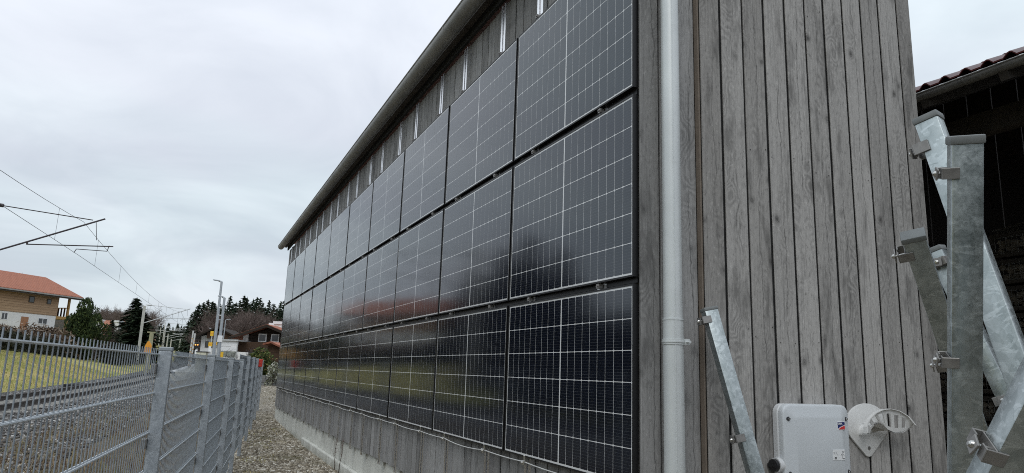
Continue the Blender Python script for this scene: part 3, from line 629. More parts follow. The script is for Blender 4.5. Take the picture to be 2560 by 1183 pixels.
mb = MB(); mb.tube((-iw / 2 - 0.03, -0.10, -0.115), (-iw / 2 + 0.02, -0.10, -0.115), 0.044, n=24); mb.build('switch_collar', M['inv_side'], inv, smooth=True)
mb = MB(); mb.tube((-iw / 2 - 0.052, -0.10, -0.115), (-iw / 2 - 0.028, -0.10, -0.115), 0.036, n=24).box(-iw / 2 - 0.062, -iw / 2 - 0.05, -0.133, -0.067, -0.123, -0.107); mb.build('rotary_switch', M['black_pl'], inv, smooth=True)
MB().box(-iw / 2 - 0.009, -iw / 2 + 0.0, -0.13, -0.09, -0.185, -0.172).build('switch_label', M['white'], inv)
MB().box(-iw / 2 + 0.15, iw / 2 - 0.035, -0.1657, -0.1475, -ih / 2 - 0.03, -ih / 2 + 0.006).build('display', M['black_pl'], inv, bevel=0.003)
m_led = Mat('blue status light'); m_led.b.inputs['Emission Color'].default_value = (0.02, 0.05, 1, 1); m_led.b.inputs['Emission Strength'].default_value = 3
MB().box(iw / 2 - 0.10, iw / 2 - 0.088, -0.1665, -0.1645, -ih / 2 - 0.004, -ih / 2 + 0.002).build('status_light', m_led.m, inv)
# cable holder
YB = -0.075
hc = on_y(2168, 1062, YB); hb = on_y(2172, 1132, YB)
hol = thing('cable_holder', 'white heart shaped cable holder beside the inverter box', 'cable holder', (hc.x, 0, hc.z))
rr_ = 0.135; dz = hb.z - hc.z; dx = hb.x - hc.x
def teardrop(rr, dz, dx, rb):
    L = math.hypot(dx, dz); th = math.atan2(dz, dx); al = math.acos((rr - rb) / L)
    pts = [(rr * math.cos(t), rr * math.sin(t)) for t in np.linspace(th + al, th - al + 2 * math.pi, 28)]
    pts += [(dx + rb * math.cos(t), dz + rb * math.sin(t)) for t in np.linspace(th - al, th + al, 9)]; return pts
mb = MB(); mb.prism([(x * 1.42, z) for x, z in teardrop(rr_, dz, dx, 0.025)], 1, -0.078, -0.064); mb.build('back_plate', M['holder'], hol, bevel=0.003, smooth=True)
MB().tube((dx, -0.083, dz + 0.03), (dx, -0.076, dz + 0.03), 0.011, n=12).build('screw', M['bracket'], hol, smooth=True)
# cradle: a flared, slotted half collar that springs from the plate
YC = -0.19
def pl_pts(P, Y): return [(lambda v: (v.x - hc.x, v.z - hc.z))(on_y(px, py, Y)) for px, py in P]
OUT = pl_pts([(2166, 1081), (2166, 1064), (2173, 1048), (2188, 1033), (2205, 1025), (2224, 1023), (2245, 1028), (2266, 1041), (2283, 1062)], YC)
INN = pl_pts([(2174, 1084), (2178, 1071), (2186, 1060), (2197, 1056), (2208, 1061), (2220, 1074), (2236, 1081), (2258, 1079), (2280, 1066)], YC + 0.02)
def resample(P, n):
    P = np.array(P); d = np.r_[0, np.cumsum(np.linalg.norm(np.diff(P, axis=0), axis=1))]; d /= d[-1]; t = np.linspace(0, 1, n)
    return np.stack([np.interp(t, d, P[:, 0]), np.interp(t, d, P[:, 1])], -1)
NC = 43; o_, i_ = resample(OUT, NC), resample(INN, NC)
mb = MB()
def Q(k, u_, y): p = o_[k] * (1 - u_) + i_[k] * u_; return (p[0], y + 0.02 * u_, p[1])
def slab(k, u0, u1):
    mb.add([Q(k, u0, YC), Q(k + 1, u0, YC), Q(k + 1, u1, YC), Q(k, u1, YC), Q(k, u0, YC + .008), Q(k + 1, u0, YC + .008), Q(k + 1, u1, YC + .008), Q(k, u1, YC + .008)],
           [(0, 1, 2, 3), (7, 6, 5, 4), (0, 4, 5, 1), (2, 6, 7, 3), (1, 5, 6, 2), (3, 7, 4, 0)])
for k in range(NC - 1):
    if k % 6 in (0, 1) or k < 4 or k > NC - 6: slab(k, 0, 1)
    else: slab(k, 0, 0.2); slab(k, 0.82, 1)
for k in range(NC - 1):                      # raised outer rim
    n0, n1 = o_[k], o_[k + 1]; cc = o_.mean(0); e0, e1 = n0 + (n0 - cc) * 0.07, n1 + (n1 - cc) * 0.07
    mb.add([(n0[0], YC - .012, n0[1]), (n1[0], YC - .012, n1[1]), (e1[0], YC - .012, e1[1]), (e0[0], YC - .012, e0[1]), (n0[0], YC + .012, n0[1]), (n1[0], YC + .012, n1[1]), (e1[0], YC + .012, e1[1]), (e0[0], YC + .012, e0[1])], [(0, 1, 2, 3), (7, 6, 5, 4), (0, 4, 5, 1), (2, 6, 7, 3), (1, 5, 6, 2), (3, 7, 4, 0)])
cr_ = mb.build('cradle', M['holder'], hol)
mb = MB(); wall_arc = [(x * 0.55 - 0.03, z * 0.6 - 0.025) for x, z in resample([(-0.105, -0.05), (-0.10, 0.0), (-0.06, 0.05), (0.0, 0.07), (0.06, 0.055), (0.10, 0.0), (0.11, -0.03)], NC)]
for k in range(NC - 1):
    for e in (0, -0.006): mb.add([(i_[k][0], YC + .02, i_[k][1] + e), (i_[k + 1][0], YC + .02, i_[k + 1][1] + e), (wall_arc[k + 1][0], -0.076, wall_arc[k + 1][1] + e), (wall_arc[k][0], -0.076, wall_arc[k][1] + e)], [(0, 1, 2, 3)])
mb.build('neck', M['holder'], cr_, smooth=True)

# ================================================================== FENCE
TH = math.atan(0.11217); FO = Vector((fence_x(0), 0, 0))
fen = thing('metal_fence', 'galvanised double rod mesh fence running along the gravel path', 'fence', FO, -TH)
PY = [-1.86, 0.80, 3.38, 5.96, 8.45, 10.70, 13.25, 15.75, 18.2, 20.8]
PLY = [y / math.cos(TH) for y in PY]
def base_z(y):
    X = FO.x + y * math.sin(TH); Y = y * math.cos(TH); return zat(X, Y)
post_me = MB().box(0.0, 0.062, 0.0, 0.045, -0.4, 1.70).mesh('post', M['galv_fence'], bevel=0.004)
cap_me = MB().box(-0.003, 0.065, -0.003, 0.048, 1.70, 1.722).mesh('cap', M['cap_fence'], bevel=0.005)
clip_me = MB().box(-0.027, -0.0005, -0.022, 0.02, -0.026, 0.026).mesh('clip', M['bracket'], bevel=0.004)
bar_me = MB().tube((0, 0, 0.06), (0, 0, 1.712), 0.0023, n=6).mesh('vertical_bar', M['galv_wire'], smooth=True)
TOPZ = 1.682
for i, y in enumerate(PLY):
    up = 0.09 if i >= 5 else 0.0
    p_ = link('post', post_me, fen, (0, y, up)); link('cap', cap_me, p_)
    for z in (TOPZ - 0.075, TOPZ - 0.455, TOPZ - 0.855, TOPZ - 1.255): link('clip', clip_me, p_, (0, 0, z))
for i in range(len(PLY) - 1):
    up = 0.09 if i >= 4 else 0.0; a, b = PLY[i] + (0.02 if i else 0.02), PLY[i + 1] + 0.012
    mb = MB()
    for k in range(9):
        z = TOPZ - 0.2 * k + up
        for x in (-0.0115, 0.0035): mb.tube((x - 0.003, a, z), (x - 0.003, b, z), 0.0042, n=6)
    n = int((b - a) / 0.05); ys = [a + 0.02 + 0.05 * k for k in range(n)]
    mat = mb.build('wire_mat', M['galv_rod'], fen, smooth=True)
    if i < 2:
        for y in ys: link('vertical_bar', bar_me, mat, (-0.007, y, up))
    else:
        v = MB()
        for y in ys: v.tube((-0.007, y, 0.06 + up), (-0.007, y, 1.712 + up), 0.0020, n=4, cap=False)
        tag(v.build('vertical_bar', M['galv_wire'], mat, smooth=True), kind='stuff')
# red cover on the last-but-one post
q = Vector((0.04, PLY[8] - 0.02, 0)); W = Matrix.Rotation(-TH, 4, 'Z') @ q + FO
t = thing('post_cover', 'small red cover hanging over a fence post at the far end', 'post cover', (W.x, W.y, 1.60), -TH)
mb = MB(); mb.box(-0.06, 0.06, -0.05, 0.07, 0.0, 0.215); mb.build('cover', M['red'], t, bevel=0.012)

# ================================================================== LEANING STEEL POSTS
def lean_post(name_label, p_top, d_top, p_bot, d_bot, phi, wx, wy, clamps, L=None, cs=1.0, group='spare galvanised posts leaning by the gable'):
    T, B = at(*p_top, d_top), at(*p_bot, d_bot); zd = (T - B).normalized()
    if L: B = T - zd * L
    c = T - Vector(CAM); v = Vector((c.x, c.y, 0)).normalized(); rt = Vector((v.y, -v.x, 0))
    xd = rt * math.cos(R(phi)) + v * math.sin(R(phi)); xd = (xd - zd * xd.dot(zd)).normalized(); yd = zd.cross(xd)
    o = bpy.data.objects.new('steel_post', None); COL.objects.link(o); o.empty_display_size = 0.1
    o.matrix_world = Matrix(((xd.x, yd.x, zd.x, B.x), (xd.y, yd.y, zd.y, B.y), (xd.z, yd.z, zd.z, B.z), (0, 0, 0, 1)))
    tag(o, name_label, 'steel post', group); H = (T - B).length
    tb = MB().box(-wx / 2, wx / 2, -wy / 2, wy / 2, 0, H - 0.012).build('tube', M['galv'], o, bevel=0.0035, smooth=True)
    MB().box(-wx / 2 - 0.003, wx / 2 + 0.003, -wy / 2 - 0.003, wy / 2 + 0.003, H - 0.014, H + 0.006).build('cap', M['cap'], o, bevel=0.004, smooth=True)
    for s, side in clamps:
        z = H - s; sx = -1 if side == 'L' else 1
        mb = MB(); e = wx / 2; X = lambda a: sx * (e + (a - e) * cs); h2 = 0.02 * cs
        for ys in (-1, 1):
            yy0, yy1 = sorted((ys * (wy / 2 + 0.0005), ys * (wy / 2 + 0.004)))
            mb.box(min(X(e - 0.024), X(e + 0.030)), max(X(e - 0.024), X(e + 0.030)), yy0, yy1, z - h2, z + h2)
            y2, y3 = sorted((ys * (wy / 2 + 0.004), ys * (wy / 2 - 0.016)))
            mb.box(min(X(e + 0.026), X(e + 0.031)), max(X(e + 0.026), X(e + 0.031)), y2, y3, z - h2, z + h2)
        mb.box(min(X(e + 0.001), X(e + 0.005)), max(X(e + 0.001), X(e + 0.005)), -wy / 2, wy / 2, z - h2, z + h2)
        c_ = mb.build('clamp', M['bracket'], o, bevel=0.001, seg=1)
        pm = MB().box(-0.002, 0.002, -0.021 * cs, 0.021 * cs, -h2, h2); p2 = pm.build('clamp_plate', M['bracket'], c_, (X(e + 0.041), -0.004, z), (R(14), R(6), 0), bevel=0.001, seg=1)
        bt = MB().tube((X(e), -0.004, z), (X(e + 0.052), -0.004, z), 0.004, n=8); bt.tube((X(e + 0.043), -0.004, z), (X(e + 0.050), -0.004, z), 0.0115 * cs, 0.0095 * cs, n=12).tube((X(e + 0.050), -0.004, z), (X(e + 0.054), -0.004, z), 0.0095 * cs, 0.005 * cs, n=12)
        bt.build('bolt', M['steel'], c_, smooth=True)
    return o
lean_post('pale steel post leaning alone on the gable left of the inverter', (1772, 772), 3.98, (2035, 1700), 3.45, 24, 0.080, 0.060, [(0.062, 'L'), (0.72, 'L')])
lean_post('dark upright steel post with flat cap, tallest at the right front', (2413, 345), 1.52, (2411, 1183), 1.60, 13, 0.0605, 0.048, [(0.075, 'L'), (0.50, 'L')], 2.2, cs=0.62)
lean_post('bright steel post leaning behind the upright one, poking out above it', (2319, 296), 1.98, (2560, 965), 1.70, -20, 0.062, 0.046, [(0.085, 'L')], 2.4, cs=0.8)
lean_post('short blue grey steel post leaning on the gable corner behind the upright one', (2282, 588), 2.15, (2435, 1050), 2.42, 4, 0.064, 0.046, [(0.06, 'L'), (0.52, 'L')], 2.0, cs=0.8)
lean_post('small steel post hidden behind the upright one, only clamps showing', (2338, 622), 2.75, (2513, 985), 2.55, 68, 0.055, 0.055, [(0.06, 'L'), (0.60, 'L')], 2.2, cs=0.8)
lean_post('close steel post slanting down left across the lower right corner', (2840, 560), 0.98, (2530, 1150), 1.12, 28, 0.078, 0.056, [(0.40, 'L')], 1.9, cs=0.62)

# ================================================================== OPEN SHED ON THE RIGHT
SX = 4.5; ga, gb = on_x(2303, 239, SX), on_x(2560, 143, SX); SZ = (ga.z + gb.z) / 2
shed = thing('open_shed', 'dark open shed with red roof tiles right of the barn', 'shed', (SX, 0, 0))
mb = MB(); prof = [(0.062 * math.cos(t), 0.062 * math.sin(t)) for t in np.linspace(math.pi, 2 * math.pi, 11)]
mb.prism([(x + 0.0, z + SZ) for x, z in prof] + [(x * 0.9, z * 0.9 + SZ) for x, z in prof[::-1]], 1, -4, 9); mb.tube((-0.062, -4, SZ + 0.004), (-0.062, 9, SZ + 0.004), 0.009, n=8)
sg = mb.build('gutter', M['gutter'], shed, smooth=True)
for y in np.arange(-3.6, 9, 0.62): MB().prism([(x * 1.05, z * 1.05 + SZ) for x, z in prof] + [(x, z + SZ) for x, z in prof[::-1]], 1, y, y + 0.02).build('gutter_strap', M['gutter'], sg)
TPW = 0.213
def tile_mesh():
    mb = MB(); n = 10; pr = []
    for k in range(n + 1):
        t = k / n; h = 0.052 * max(0, math.sin(math.pi * min(1, t / 0.62))) ** 1.3 if t < 0.62 else 0.004
        pr.append((t * TPW, h))
    vs = []; L = 0.36
    for x in (0, L):
        for y, h in pr: vs.append((x, y, h + x * 0.42))
        for y, h in pr: vs.append((x, y, h - 0.014 + x * 0.42))
    m = n + 1; fs = []
    for k in range(n):
        fs += [(k, k + 1, 2 * m + k + 1, 2 * m + k), (m + k, 3 * m + k, 3 * m + k + 1, m + k + 1), (k, m + k, m + k + 1, k + 1)]
    mb.add(vs, fs); return mb.mesh('roof_tile', M['tile_red'], smooth=True)
tm = tile_mesh()
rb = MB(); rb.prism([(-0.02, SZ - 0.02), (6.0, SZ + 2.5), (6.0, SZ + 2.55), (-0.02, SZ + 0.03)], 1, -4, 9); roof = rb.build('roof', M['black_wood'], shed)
for j in range(2):
    for i in range(28): link('roof_tile', tm, roof, (-0.05 + 0.30 * j, -1.9 + i * TPW, SZ + 0.045 + 0.135 * j))
ub = on_x(2560, 303, SX + 0.9).z
mb = MB(); mb.box(0.9, 1.06, -4, 9, ub - SZ * 0, ub + 0.24); mb.build('beam', M['beam'], shed)
mb = MB()
for y in (-3.8, 2.6, 8.8): mb = MB().box(0.9, 1.06, y, y + 0.16, 0, ub); mb.build('post', M['beam'], shed)
for y in np.arange(-3.6, 9, 0.8): MB().bar((0.0, y, SZ - 0.08), (5.9, y, SZ + 2.4), 0.08, 0.14).build('rafter', M['beam'], shed)
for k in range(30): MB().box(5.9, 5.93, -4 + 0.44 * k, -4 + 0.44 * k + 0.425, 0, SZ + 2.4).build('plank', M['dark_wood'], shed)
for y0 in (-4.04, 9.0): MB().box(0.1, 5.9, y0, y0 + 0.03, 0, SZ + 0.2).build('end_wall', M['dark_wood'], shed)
# stacked mesh crates of split wood
CX = 8.0; c1 = on_x(2500, 578, CX).z; c2 = on_x(2500, 638, CX).z; c3 = on_x(2515, 710, CX).z; HC = (c2 - c3 + c1 - c2) / 2
ORDL = ['lowest', 'second', 'third', 'fourth', 'fifth', 'sixth', 'seventh', 'eighth', 'ninth', 'tenth', 'eleventh', 'twelfth']
def crate(x, y, z, L, D, H, label):
    t = thing('mesh_crate', label, 'crate', (x, y, z), 0, 'wire mesh crates stacked in the shed')
    mb = MB()
    for a in (0, D - 0.06):
        for b in (0, L - 0.06): mb.box(a, a + 0.06, b, b + 0.06, 0, H)
    for zz in (0.0, H - 0.06):
        mb.box(0.001, 0.05, 0.06, L - 0.06, zz + 0.001, zz + 0.059).box(D - 0.05, D - 0.001, 0.06, L - 0.06, zz + 0.001, zz + 0.059).box(0.06, D - 0.06, 0.001, 0.05, zz + 0.001, zz + 0.059)
    mb.box(0.06, D - 0.06, 0.06, L - 0.06, 0.01, 0.03); mb.build('frame', M['beam'], t)
    wm = MB()
    for k in range(int(L / 0.075)): wm.box(-0.004, 0.0, 0.06 + 0.075 * k, 0.064 + 0.075 * k, 0.05, H - 0.05)
    for k in range(int(H / 0.075)): wm.box(-0.007, -0.0045, 0.02, L - 0.02, 0.05 + 0.075 * k, 0.054 + 0.075 * k)
    wm.build('wire_mesh', M['mesh_wire'], t)
    fw = MB()
    for k in range(60):
        yy, zz = random.uniform(0.1, L - 0.1), random.uniform(0.07, H - 0.09); rr = random.uniform(0.03, 0.06)
        fw.tube((random.uniform(0.03, 0.1), yy, zz), (D - 0.1, yy + random.uniform(-.05, .05), zz), rr, n=5)
    tag(fw.build('split_wood', M['firewood'], t), kind='stuff')
nlev = int(c1 / HC); zb = c1 - HC * nlev
for lv in range(nlev):
    for y, wh in ((-0.32, 'near stack'), (1.28, 'middle stack'), (2.86, 'far stack')):
        if y > 2 and lv >= nlev - 2: continue
        crate(CX, y, zb + lv * HC, 1.5, 1.1, HC - 0.035, f'wire mesh crate of split wood, {ORDL[lv]} level of the {wh}')
tp = thing('cover_sheet', 'thin grey sheet lying over the top crate in the shed', 'sheet', (CX, 0, c1))
mb = MB(); vs = []; nx, ny = 6, 16
for i in range(nx + 1):
    for j in range(ny + 1): vs.append((i * 1.1 / nx, -0.2 + j * 2.95 / ny, 0.02 + 0.16 * math.sin(math.pi * j / ny) ** 0.6 * (0.4 + 0.6 * math.sin(math.pi * (i + .5) / (nx + 1))) + random.uniform(-.015, .015)))
mb.add(vs, [(i * (ny + 1) + j, i * (ny + 1) + j + 1, (i + 1) * (ny + 1) + j + 1, (i + 1) * (ny + 1) + j) for i in range(nx) for j in range(ny)]); mb.build('sheet', M['tarp'], tp, smooth=True)

# ================================================================== RAILWAY
tr = thing('railway_track', 'single railway track on ballast behind the mesh fence', 'railway track')
ys = np.concatenate([np.arange(2, 60, 2.0), np.arange(60, 220, 8.0)])
for off in (-0.7175, 0.7175):
    mb = MB(); prof = [(-0.065, 0), (0.065, 0), (0.065, 0.012), (0.012, 0.03), (0.012, 0.115), (0.036, 0.125), (0.036, 0.165), (-0.036, 0.165), (-0.036, 0.125), (-0.012, 0.115), (-0.012, 0.03), (-0.065, 0.012)]
    vs, fs = [], []; m = len(prof)
    for y in ys:
        x = float(xtrack(y)) - off; z = float(ztrack(y))
        vs += [(x + a, y, z + b) for a, b in prof]
    for i in range(len(ys) - 1):
        for k in range(m): fs.append((i * m + k, i * m + (k + 1) % m, (i + 1) * m + (k + 1) % m, (i + 1) * m + k))
    mb.add(vs, fs); mb.build('rail', M['rail_steel'], tr)
slm = MB().box(-1.25, 1.25, -0.13, 0.13, -0.16, 0.0).mesh('sleeper', M['sleeper'], bevel=0.015)
for y in np.arange(4, 62, 0.62): link('sleeper', slm, tr, (float(xtrack(y)), y, float(ztrack(y)) + 0.008), (0, 0, -0.07))
# platform edge further along
pf = thing('platform', 'low station platform with a white edge beside the track', 'platform')
mb = MB(); PX = lambda y: float(xtrack(y)) + 1.75
py_ = [52, 60, 70, 80, 90, 105, 120]
for a, b in zip(py_[:-1], py_[1:]):
    za, zb_ = float(ztrack(a)) + 0.62, float(ztrack(b)) + 0.62
    mb.add([(PX(a), a, za - 1.4), (PX(a) + 2.6, a, za - 1.4), (PX(a) + 2.6, a, za), (PX(a), a, za), (PX(b), b, zb_ - 1.4), (PX(b) + 2.6, b, zb_ - 1.4), (PX(b) + 2.6, b, zb_), (PX(b), b, zb_)], [(0, 1, 5, 4), (1, 2, 6, 5), (2, 3, 7, 6), (3, 0, 4, 7), (0, 3, 2, 1), (4, 5, 6, 7)])
mb.build('slab', M['concrete'], pf)
mb = MB()
for a, b in zip(py_[:-1], py_[1:]):
    za, zb_ = float(ztrack(a)) + 0.625, float(ztrack(b)) + 0.625
    mb.add([(PX(a) - .05, a, za - .14), (PX(a) + .45, a, za - .14), (PX(a) + .45, a, za), (PX(a) - .05, a, za), (PX(b) - .05, b, zb_ - .14), (PX(b) + .45, b, zb_ - .14), (PX(b) + .45, b, zb_), (PX(b) - .05, b, zb_)], [(0, 1, 5, 4), (1, 2, 6, 5), (2, 3, 7, 6), (3, 0, 4, 7), (0, 3, 2, 1), (4, 5, 6, 7)])
mb.build('white_edge', M['white'], pf)
p = at(198, 952, 36); p.z = zat(p.x, p.y)
t = thing('shaft_cover', 'dark slab of a drain shaft lying in the lawn beside the track', 'shaft cover', p, -0.1)
MB().box(-0.45, 0.45, -1.3, 1.3, -0.3, 0.16).build('slab', M['black_wood'], t, bevel=0.02)

# catenary masts: (pole px, top py, depth, side of track, dark arms)
def mast(label, px, d, top, arm, dark=False, reach=None):
    b = at(px, 880, d) if not isinstance(px, tuple) else Vector(px)
    x, y = b.x, b.y; z = zat(x, y); zr = float(ztrack(y)) + 0.17
    t = thing('catenary_mast', label, 'mast', (x, y, z), 0, 'masts along the railway'); H = top - z
    mb = MB(); mb.bar((0, 0, -0.4), (0, 0, H), 0.30, 0.24, up=(0, 1, 0)) if d < 100 else mb.tube((0, 0, -0.4), (0, 0, H), 0.19, 0.14, n=8)
    mb.build('pole', M['mast_conc'], t)
    if not arm: return t
    am = M['arm_dark'] if dark else M['arm_pale']; k = 0.035 if d < 60 else 0.05
    tx = float(xtrack(y)) - x + (0.35 if reach is None else reach); sg_ = 1 if tx > 0 else -1; zc = zr + 5.55 - z; zm = zr + 6.95 - z
    e = Vector((tx, 0.0, zm)); dr = (e - Vector((0, 0, zm - 2.0))).normalized()
    mb = MB(); mb.tube((0.1 * sg_, 0, zm - 1.9), e + dr * 0.35, k, n=7); mb.build('bracket_tube', am, t)
    MB().tube((0.1 * sg_, 0, zm + 0.30), e + Vector((-0.12 * sg_, 0, 0.05)), k * 0.6, n=6).build('top_stay', am, t)
    MB().tube((0.2 * sg_, 0, zm + 0.296), (0.75 * sg_, 0, zm + 0.26), 0.075, n=8).build('insulator', M['arm_pale'] if not dark else M['arm_dark'], t)
    m0 = Vector((0.1 * sg_, 0, zm - 1.9)).lerp(e, 0.42); m1 = Vector((tx + 0.75 * sg_, 0, zc + 0.42))
    MB().tube(m0 + Vector((0, 0, -0.1)), m1, k * 0.7, n=6).tube(m0, m0 + Vector((0, 0, -0.12)), k, n=6).build('registration_arm', am, t)
    MB().path([m1 + Vector((-0.15 * sg_, 0, 0.02)), m1 + Vector((-0.2 * sg_, 0, -0.22)), Vector((tx - 0.55 * sg_, 0, zc + 0.18)), Vector((tx - 0.62 * sg_, 0, zc + 0.02))], k * 0.45, 5).build('steady_arm', am, t)
    MB().tube(e, Vector((tx * 0.94 + 0.35 * sg_, 0, zc + 0.62)), 0.012, n=4).build('drop_wire', M['wire_dark'], t)
    return t
WP = []                                     # support points of the wires
P1 = at(240, 558, 29)
mast('railway mast whose dark arms reach in from the left edge', (P1.x - 4.0, P1.y, 0), 29, 8.0, True, True, P1.x - float(xtrack(P1.y)))
mast('nearest pale railway mast in view, left of the track', 346, 82, at(358, 763, 82).z, True)
mast('second pale railway mast behind the nearest one', 384, 132, at(388, 810, 132).z, True)
mast('third pale railway mast, just left of the fence post', 406, 160, at(409, 827, 160).z, True)
mast('fourth railway mast, thin beside the third', 415, 176, at(417, 834, 176).z, True)
mast('fifth railway mast, far off in the cutting', 424.5, 205, at(425, 847, 205).z, True)
mast('short far mast right of the track in the cutting', 447, 205, at(448, 847, 205).z, False)
mast('pale far mast right of the track, tallest on that side', 458, 185, at(460, 842, 185).z, True)
mast('thin far mast between the two on the right of the track', 454, 215, at(455, 845, 215).z, False)
for lab, px, pt, d in (('slim lamp mast left of the track, the taller of two', 403.5, 807, 120), ('slim lamp mast left of the track, the shorter of two', 394.5, 818, 125)):
    b = at(px, 880, d); z = zat(b.x, b.y); t = thing('slim_mast', lab, 'mast', (b.x, b.y, z), 0, 'slim lamp masts'); H = at(px, pt, d).z - z
    MB().tube((0, 0, -0.4), (0, 0, H), 0.10, 0.07, n=8).build('pole', M['mast_conc'], t); MB().box(-0.9, 0.9, -0.05, 0.05, H - 0.55, H - 0.45).build('cross_arm', M['arm_pale'], t)
# wires
def catenary(label, span):
    t = thing('overhead_wire', label, 'overhead wire')
    c, m, dr = MB(), MB(), MB()
    for (a, za, am), (b, zb2, bm_), nd in span:
        a, b = Vector(a), Vector(b)
        pts_c = [Vector((a.x + (b.x - a.x) * u_, a.y + (b.y - a.y) * u_, za + (zb2 - za) * u_)) for u_ in np.linspace(0, 1, 9)]
        sag = 0.80
        pts_m = [Vector((a.x + (b.x - a.x) * u_, a.y + (b.y - a.y) * u_, am + (bm_ - am) * u_ - sag * 4 * u_ * (1 - u_))) for u_ in np.linspace(0, 1, 17)]
        rad = 0.008 if a.y < 60 else 0.014
        c.path(pts_c, rad, 5); m.path(pts_m, rad, 5)
        for k in range(nd):
            u_ = (k + 0.5) / nd; zc_ = za + (zb2 - za) * u_; zm_ = am + (bm_ - am) * u_ - sag * 4 * u_ * (1 - u_)
            x, y = a.x + (b.x - a.x) * u_, a.y + (b.y - a.y) * u_
            d_ = MB().tube((x, y, zc_), (x, y, zm_), 0.005 if y < 70 else 0.009, n=4); d_.build('dropper', M['wire_dark'], t)
    c.build('contact_wire', M['wire_dark'], t); m.build('carrier_wire', M['wire_dark'], t)
def sup(y, off=0.0):
    x = float(xtrack(y)) + off; zr = float(ztrack(y)) + 0.17; return ((x, y, 0), zr + 5.55, zr + 6.95)
S1 = ((P1.x - 0.45, P1.y, 0), P1.z - 1.4, P1.z); e2 = at(453, 780, 82); S2 = ((e2.x, e2.y, 0), e2.z - 1.4, e2.z)
S0 = ((P1.x - 3.6, P1.y - 46, 0), P1.z - 1.4, P1.z + 0.1)
s3 = sup(at(384, 880, 132).y, 0.3); s4 = sup(at(406, 880, 160).y, -0.3); s5 = sup(205, 0.2)
catenary('overhead railway wires with droppers crossing the sky at left', [(S0, S1, 6), (S1, S2, 8), (S2, s3, 5), (s3, s4, 4), (s4, s5, 4)])

# ================================================================== VEGETATION BUILDERS
def quads(C, U, V):
    n = len(C); P = np.stack([C - U - V, C + U - V, C + U + V, C - U + V], 1).reshape(-1, 3); return P, (np.arange(4)[None] + 4 * np.arange(n)[:, None])
def rdir(n):
    v = RNG.normal(0, 1, (n, 3)); return v / np.linalg.norm(v, axis=1)[:, None]
def leaf_mesh(name, C, size, mat, ratio=0.45):
    n = len(C); U = rdir(n); V = np.cross(U, rdir(n)); V /= np.linalg.norm(V, axis=1)[:, None] + 1e-6; s = size * RNG.uniform(.6, 1.3, n)
    a = C - U * s[:, None]; b = C + U * s[:, None]; c = V * (s * ratio)[:, None]
    P = np.stack([a, C - c, b, C + c], 1).reshape(-1, 3); return fast_mesh(name, P, np.arange(4)[None] + 4 * np.arange(n)[:, None], mat)
def conifer_mesh(name, H, Rb, whorls, per, sprays, mat, base=0.06, spray=0.5):
    C, U, V = [], [], []
    for i in range(whorls):
        h = base + (1 - base) * (i + random.uniform(-.3, .3)) / whorls; h = min(max(h, base), 0.985)
        rad = Rb * (1 - h) ** 0.9 * random.uniform(0.82, 1.12) + 0.06 * Rb; z0 = H * h
        for k in range(per):
            az = 6.283 * (k + random.random()) / per + i * 1.7; L = rad * random.uniform(0.6, 1.2); zj = random.uniform(-.75, .75) * H / whorls; dr = random.uniform(0.12, 0.5)
            ca, sa = math.cos(az), math.sin(az)
            for q in range(sprays):
                t = 0.18 + 0.82 * (q + random.random()) / sprays
                p = np.array([ca * L * t, sa * L * t, z0 + zj - dr * L * t * t + 0.10 * L * t]); sl = spray * (0.4 + 0.6 * (1 - h)) * random.uniform(.6, 1.25)
                a2 = az + random.uniform(-.8, .8); out_ = np.array([math.cos(a2), math.sin(a2), random.uniform(-.75, 0.1)]); out_ /= np.linalg.norm(out_)
                sd = np.cross(out_, np.array([random.uniform(-.5, .5), random.uniform(-.5, .5), 1.0])); sd /= np.linalg.norm(sd)
                C.append(p); U.append(out_ * sl); V.append(sd * sl * 0.42)
    C.append(np.array([0, 0, H * 0.99])); U.append(np.array([0, 0, spray * 0.35])); V.append(np.array([spray * 0.10, 0, 0]))
    C, U, V = map(np.array, (C, U, V)); P = np.stack([C - U * .5 - V * .8, C - U * .5 + V * .8, C + U * .4 + V * .5, C + U, C + U * .4 - V * .5], 1).reshape(-1, 3)
    return fast_mesh(name, P, np.arange(5)[None] + 5 * np.arange(len(C))[:, None], mat)
def trunk_mesh(name, H, r, mat): return MB().tube((0, 0, -0.5), (0, 0, H * 0.97), r, r * 0.12, n=7).mesh(name, mat)
def bare_mesh(name, H, seed, mat, levels=5, spread=0.55, r0=None, up=0.25):
    rs = random.Random(seed); mb = MB(); segs = []
    def grow(p, d, L, r, lv):
        n = 3 if lv < 2 else 2
        for k in range(n):
            d2 = (d + Vector((rs.gauss(0, .12), rs.gauss(0, .12), rs.gauss(0.03, .08)))).normalized(); q = p + d2 * (L / n)
            mb.tube(p, q, r * (1 - .25 * k / n), r * (1 - .25 * (k + 1) / n), n=4 if lv < 3 else 3, cap=False); p, d = q, d2
            if lv < levels and (k > 0 or lv > 0):
                for _ in range(2 if lv < levels - 1 else 3):
                    a = Vector((rs.gauss(0, 1), rs.gauss(0, 1), rs.gauss(0, .6))).normalized(); dd = (d * (1 - spread) + a * spread + Vector((0, 0, up))).normalized()
                    grow(p, dd, L * rs.uniform(.5, .75), r * .55, lv + 1)
    grow(Vector((0, 0, -0.2)), Vector((0, 0, 1)), H * 0.42, r0 or H * 0.017, 0)
    return mb.mesh(name, mat)
def tree(name, label, cat, loc, crown_me, trunk_me, scale=(1, 1, 1), rz=0.0, group=None):
    t = thing(name, label, cat, loc, rz, group); t.scale = scale
    if crown_me: link('crown', crown_me, t)
    if trunk_me: link('trunk', trunk_me, t)
    return t

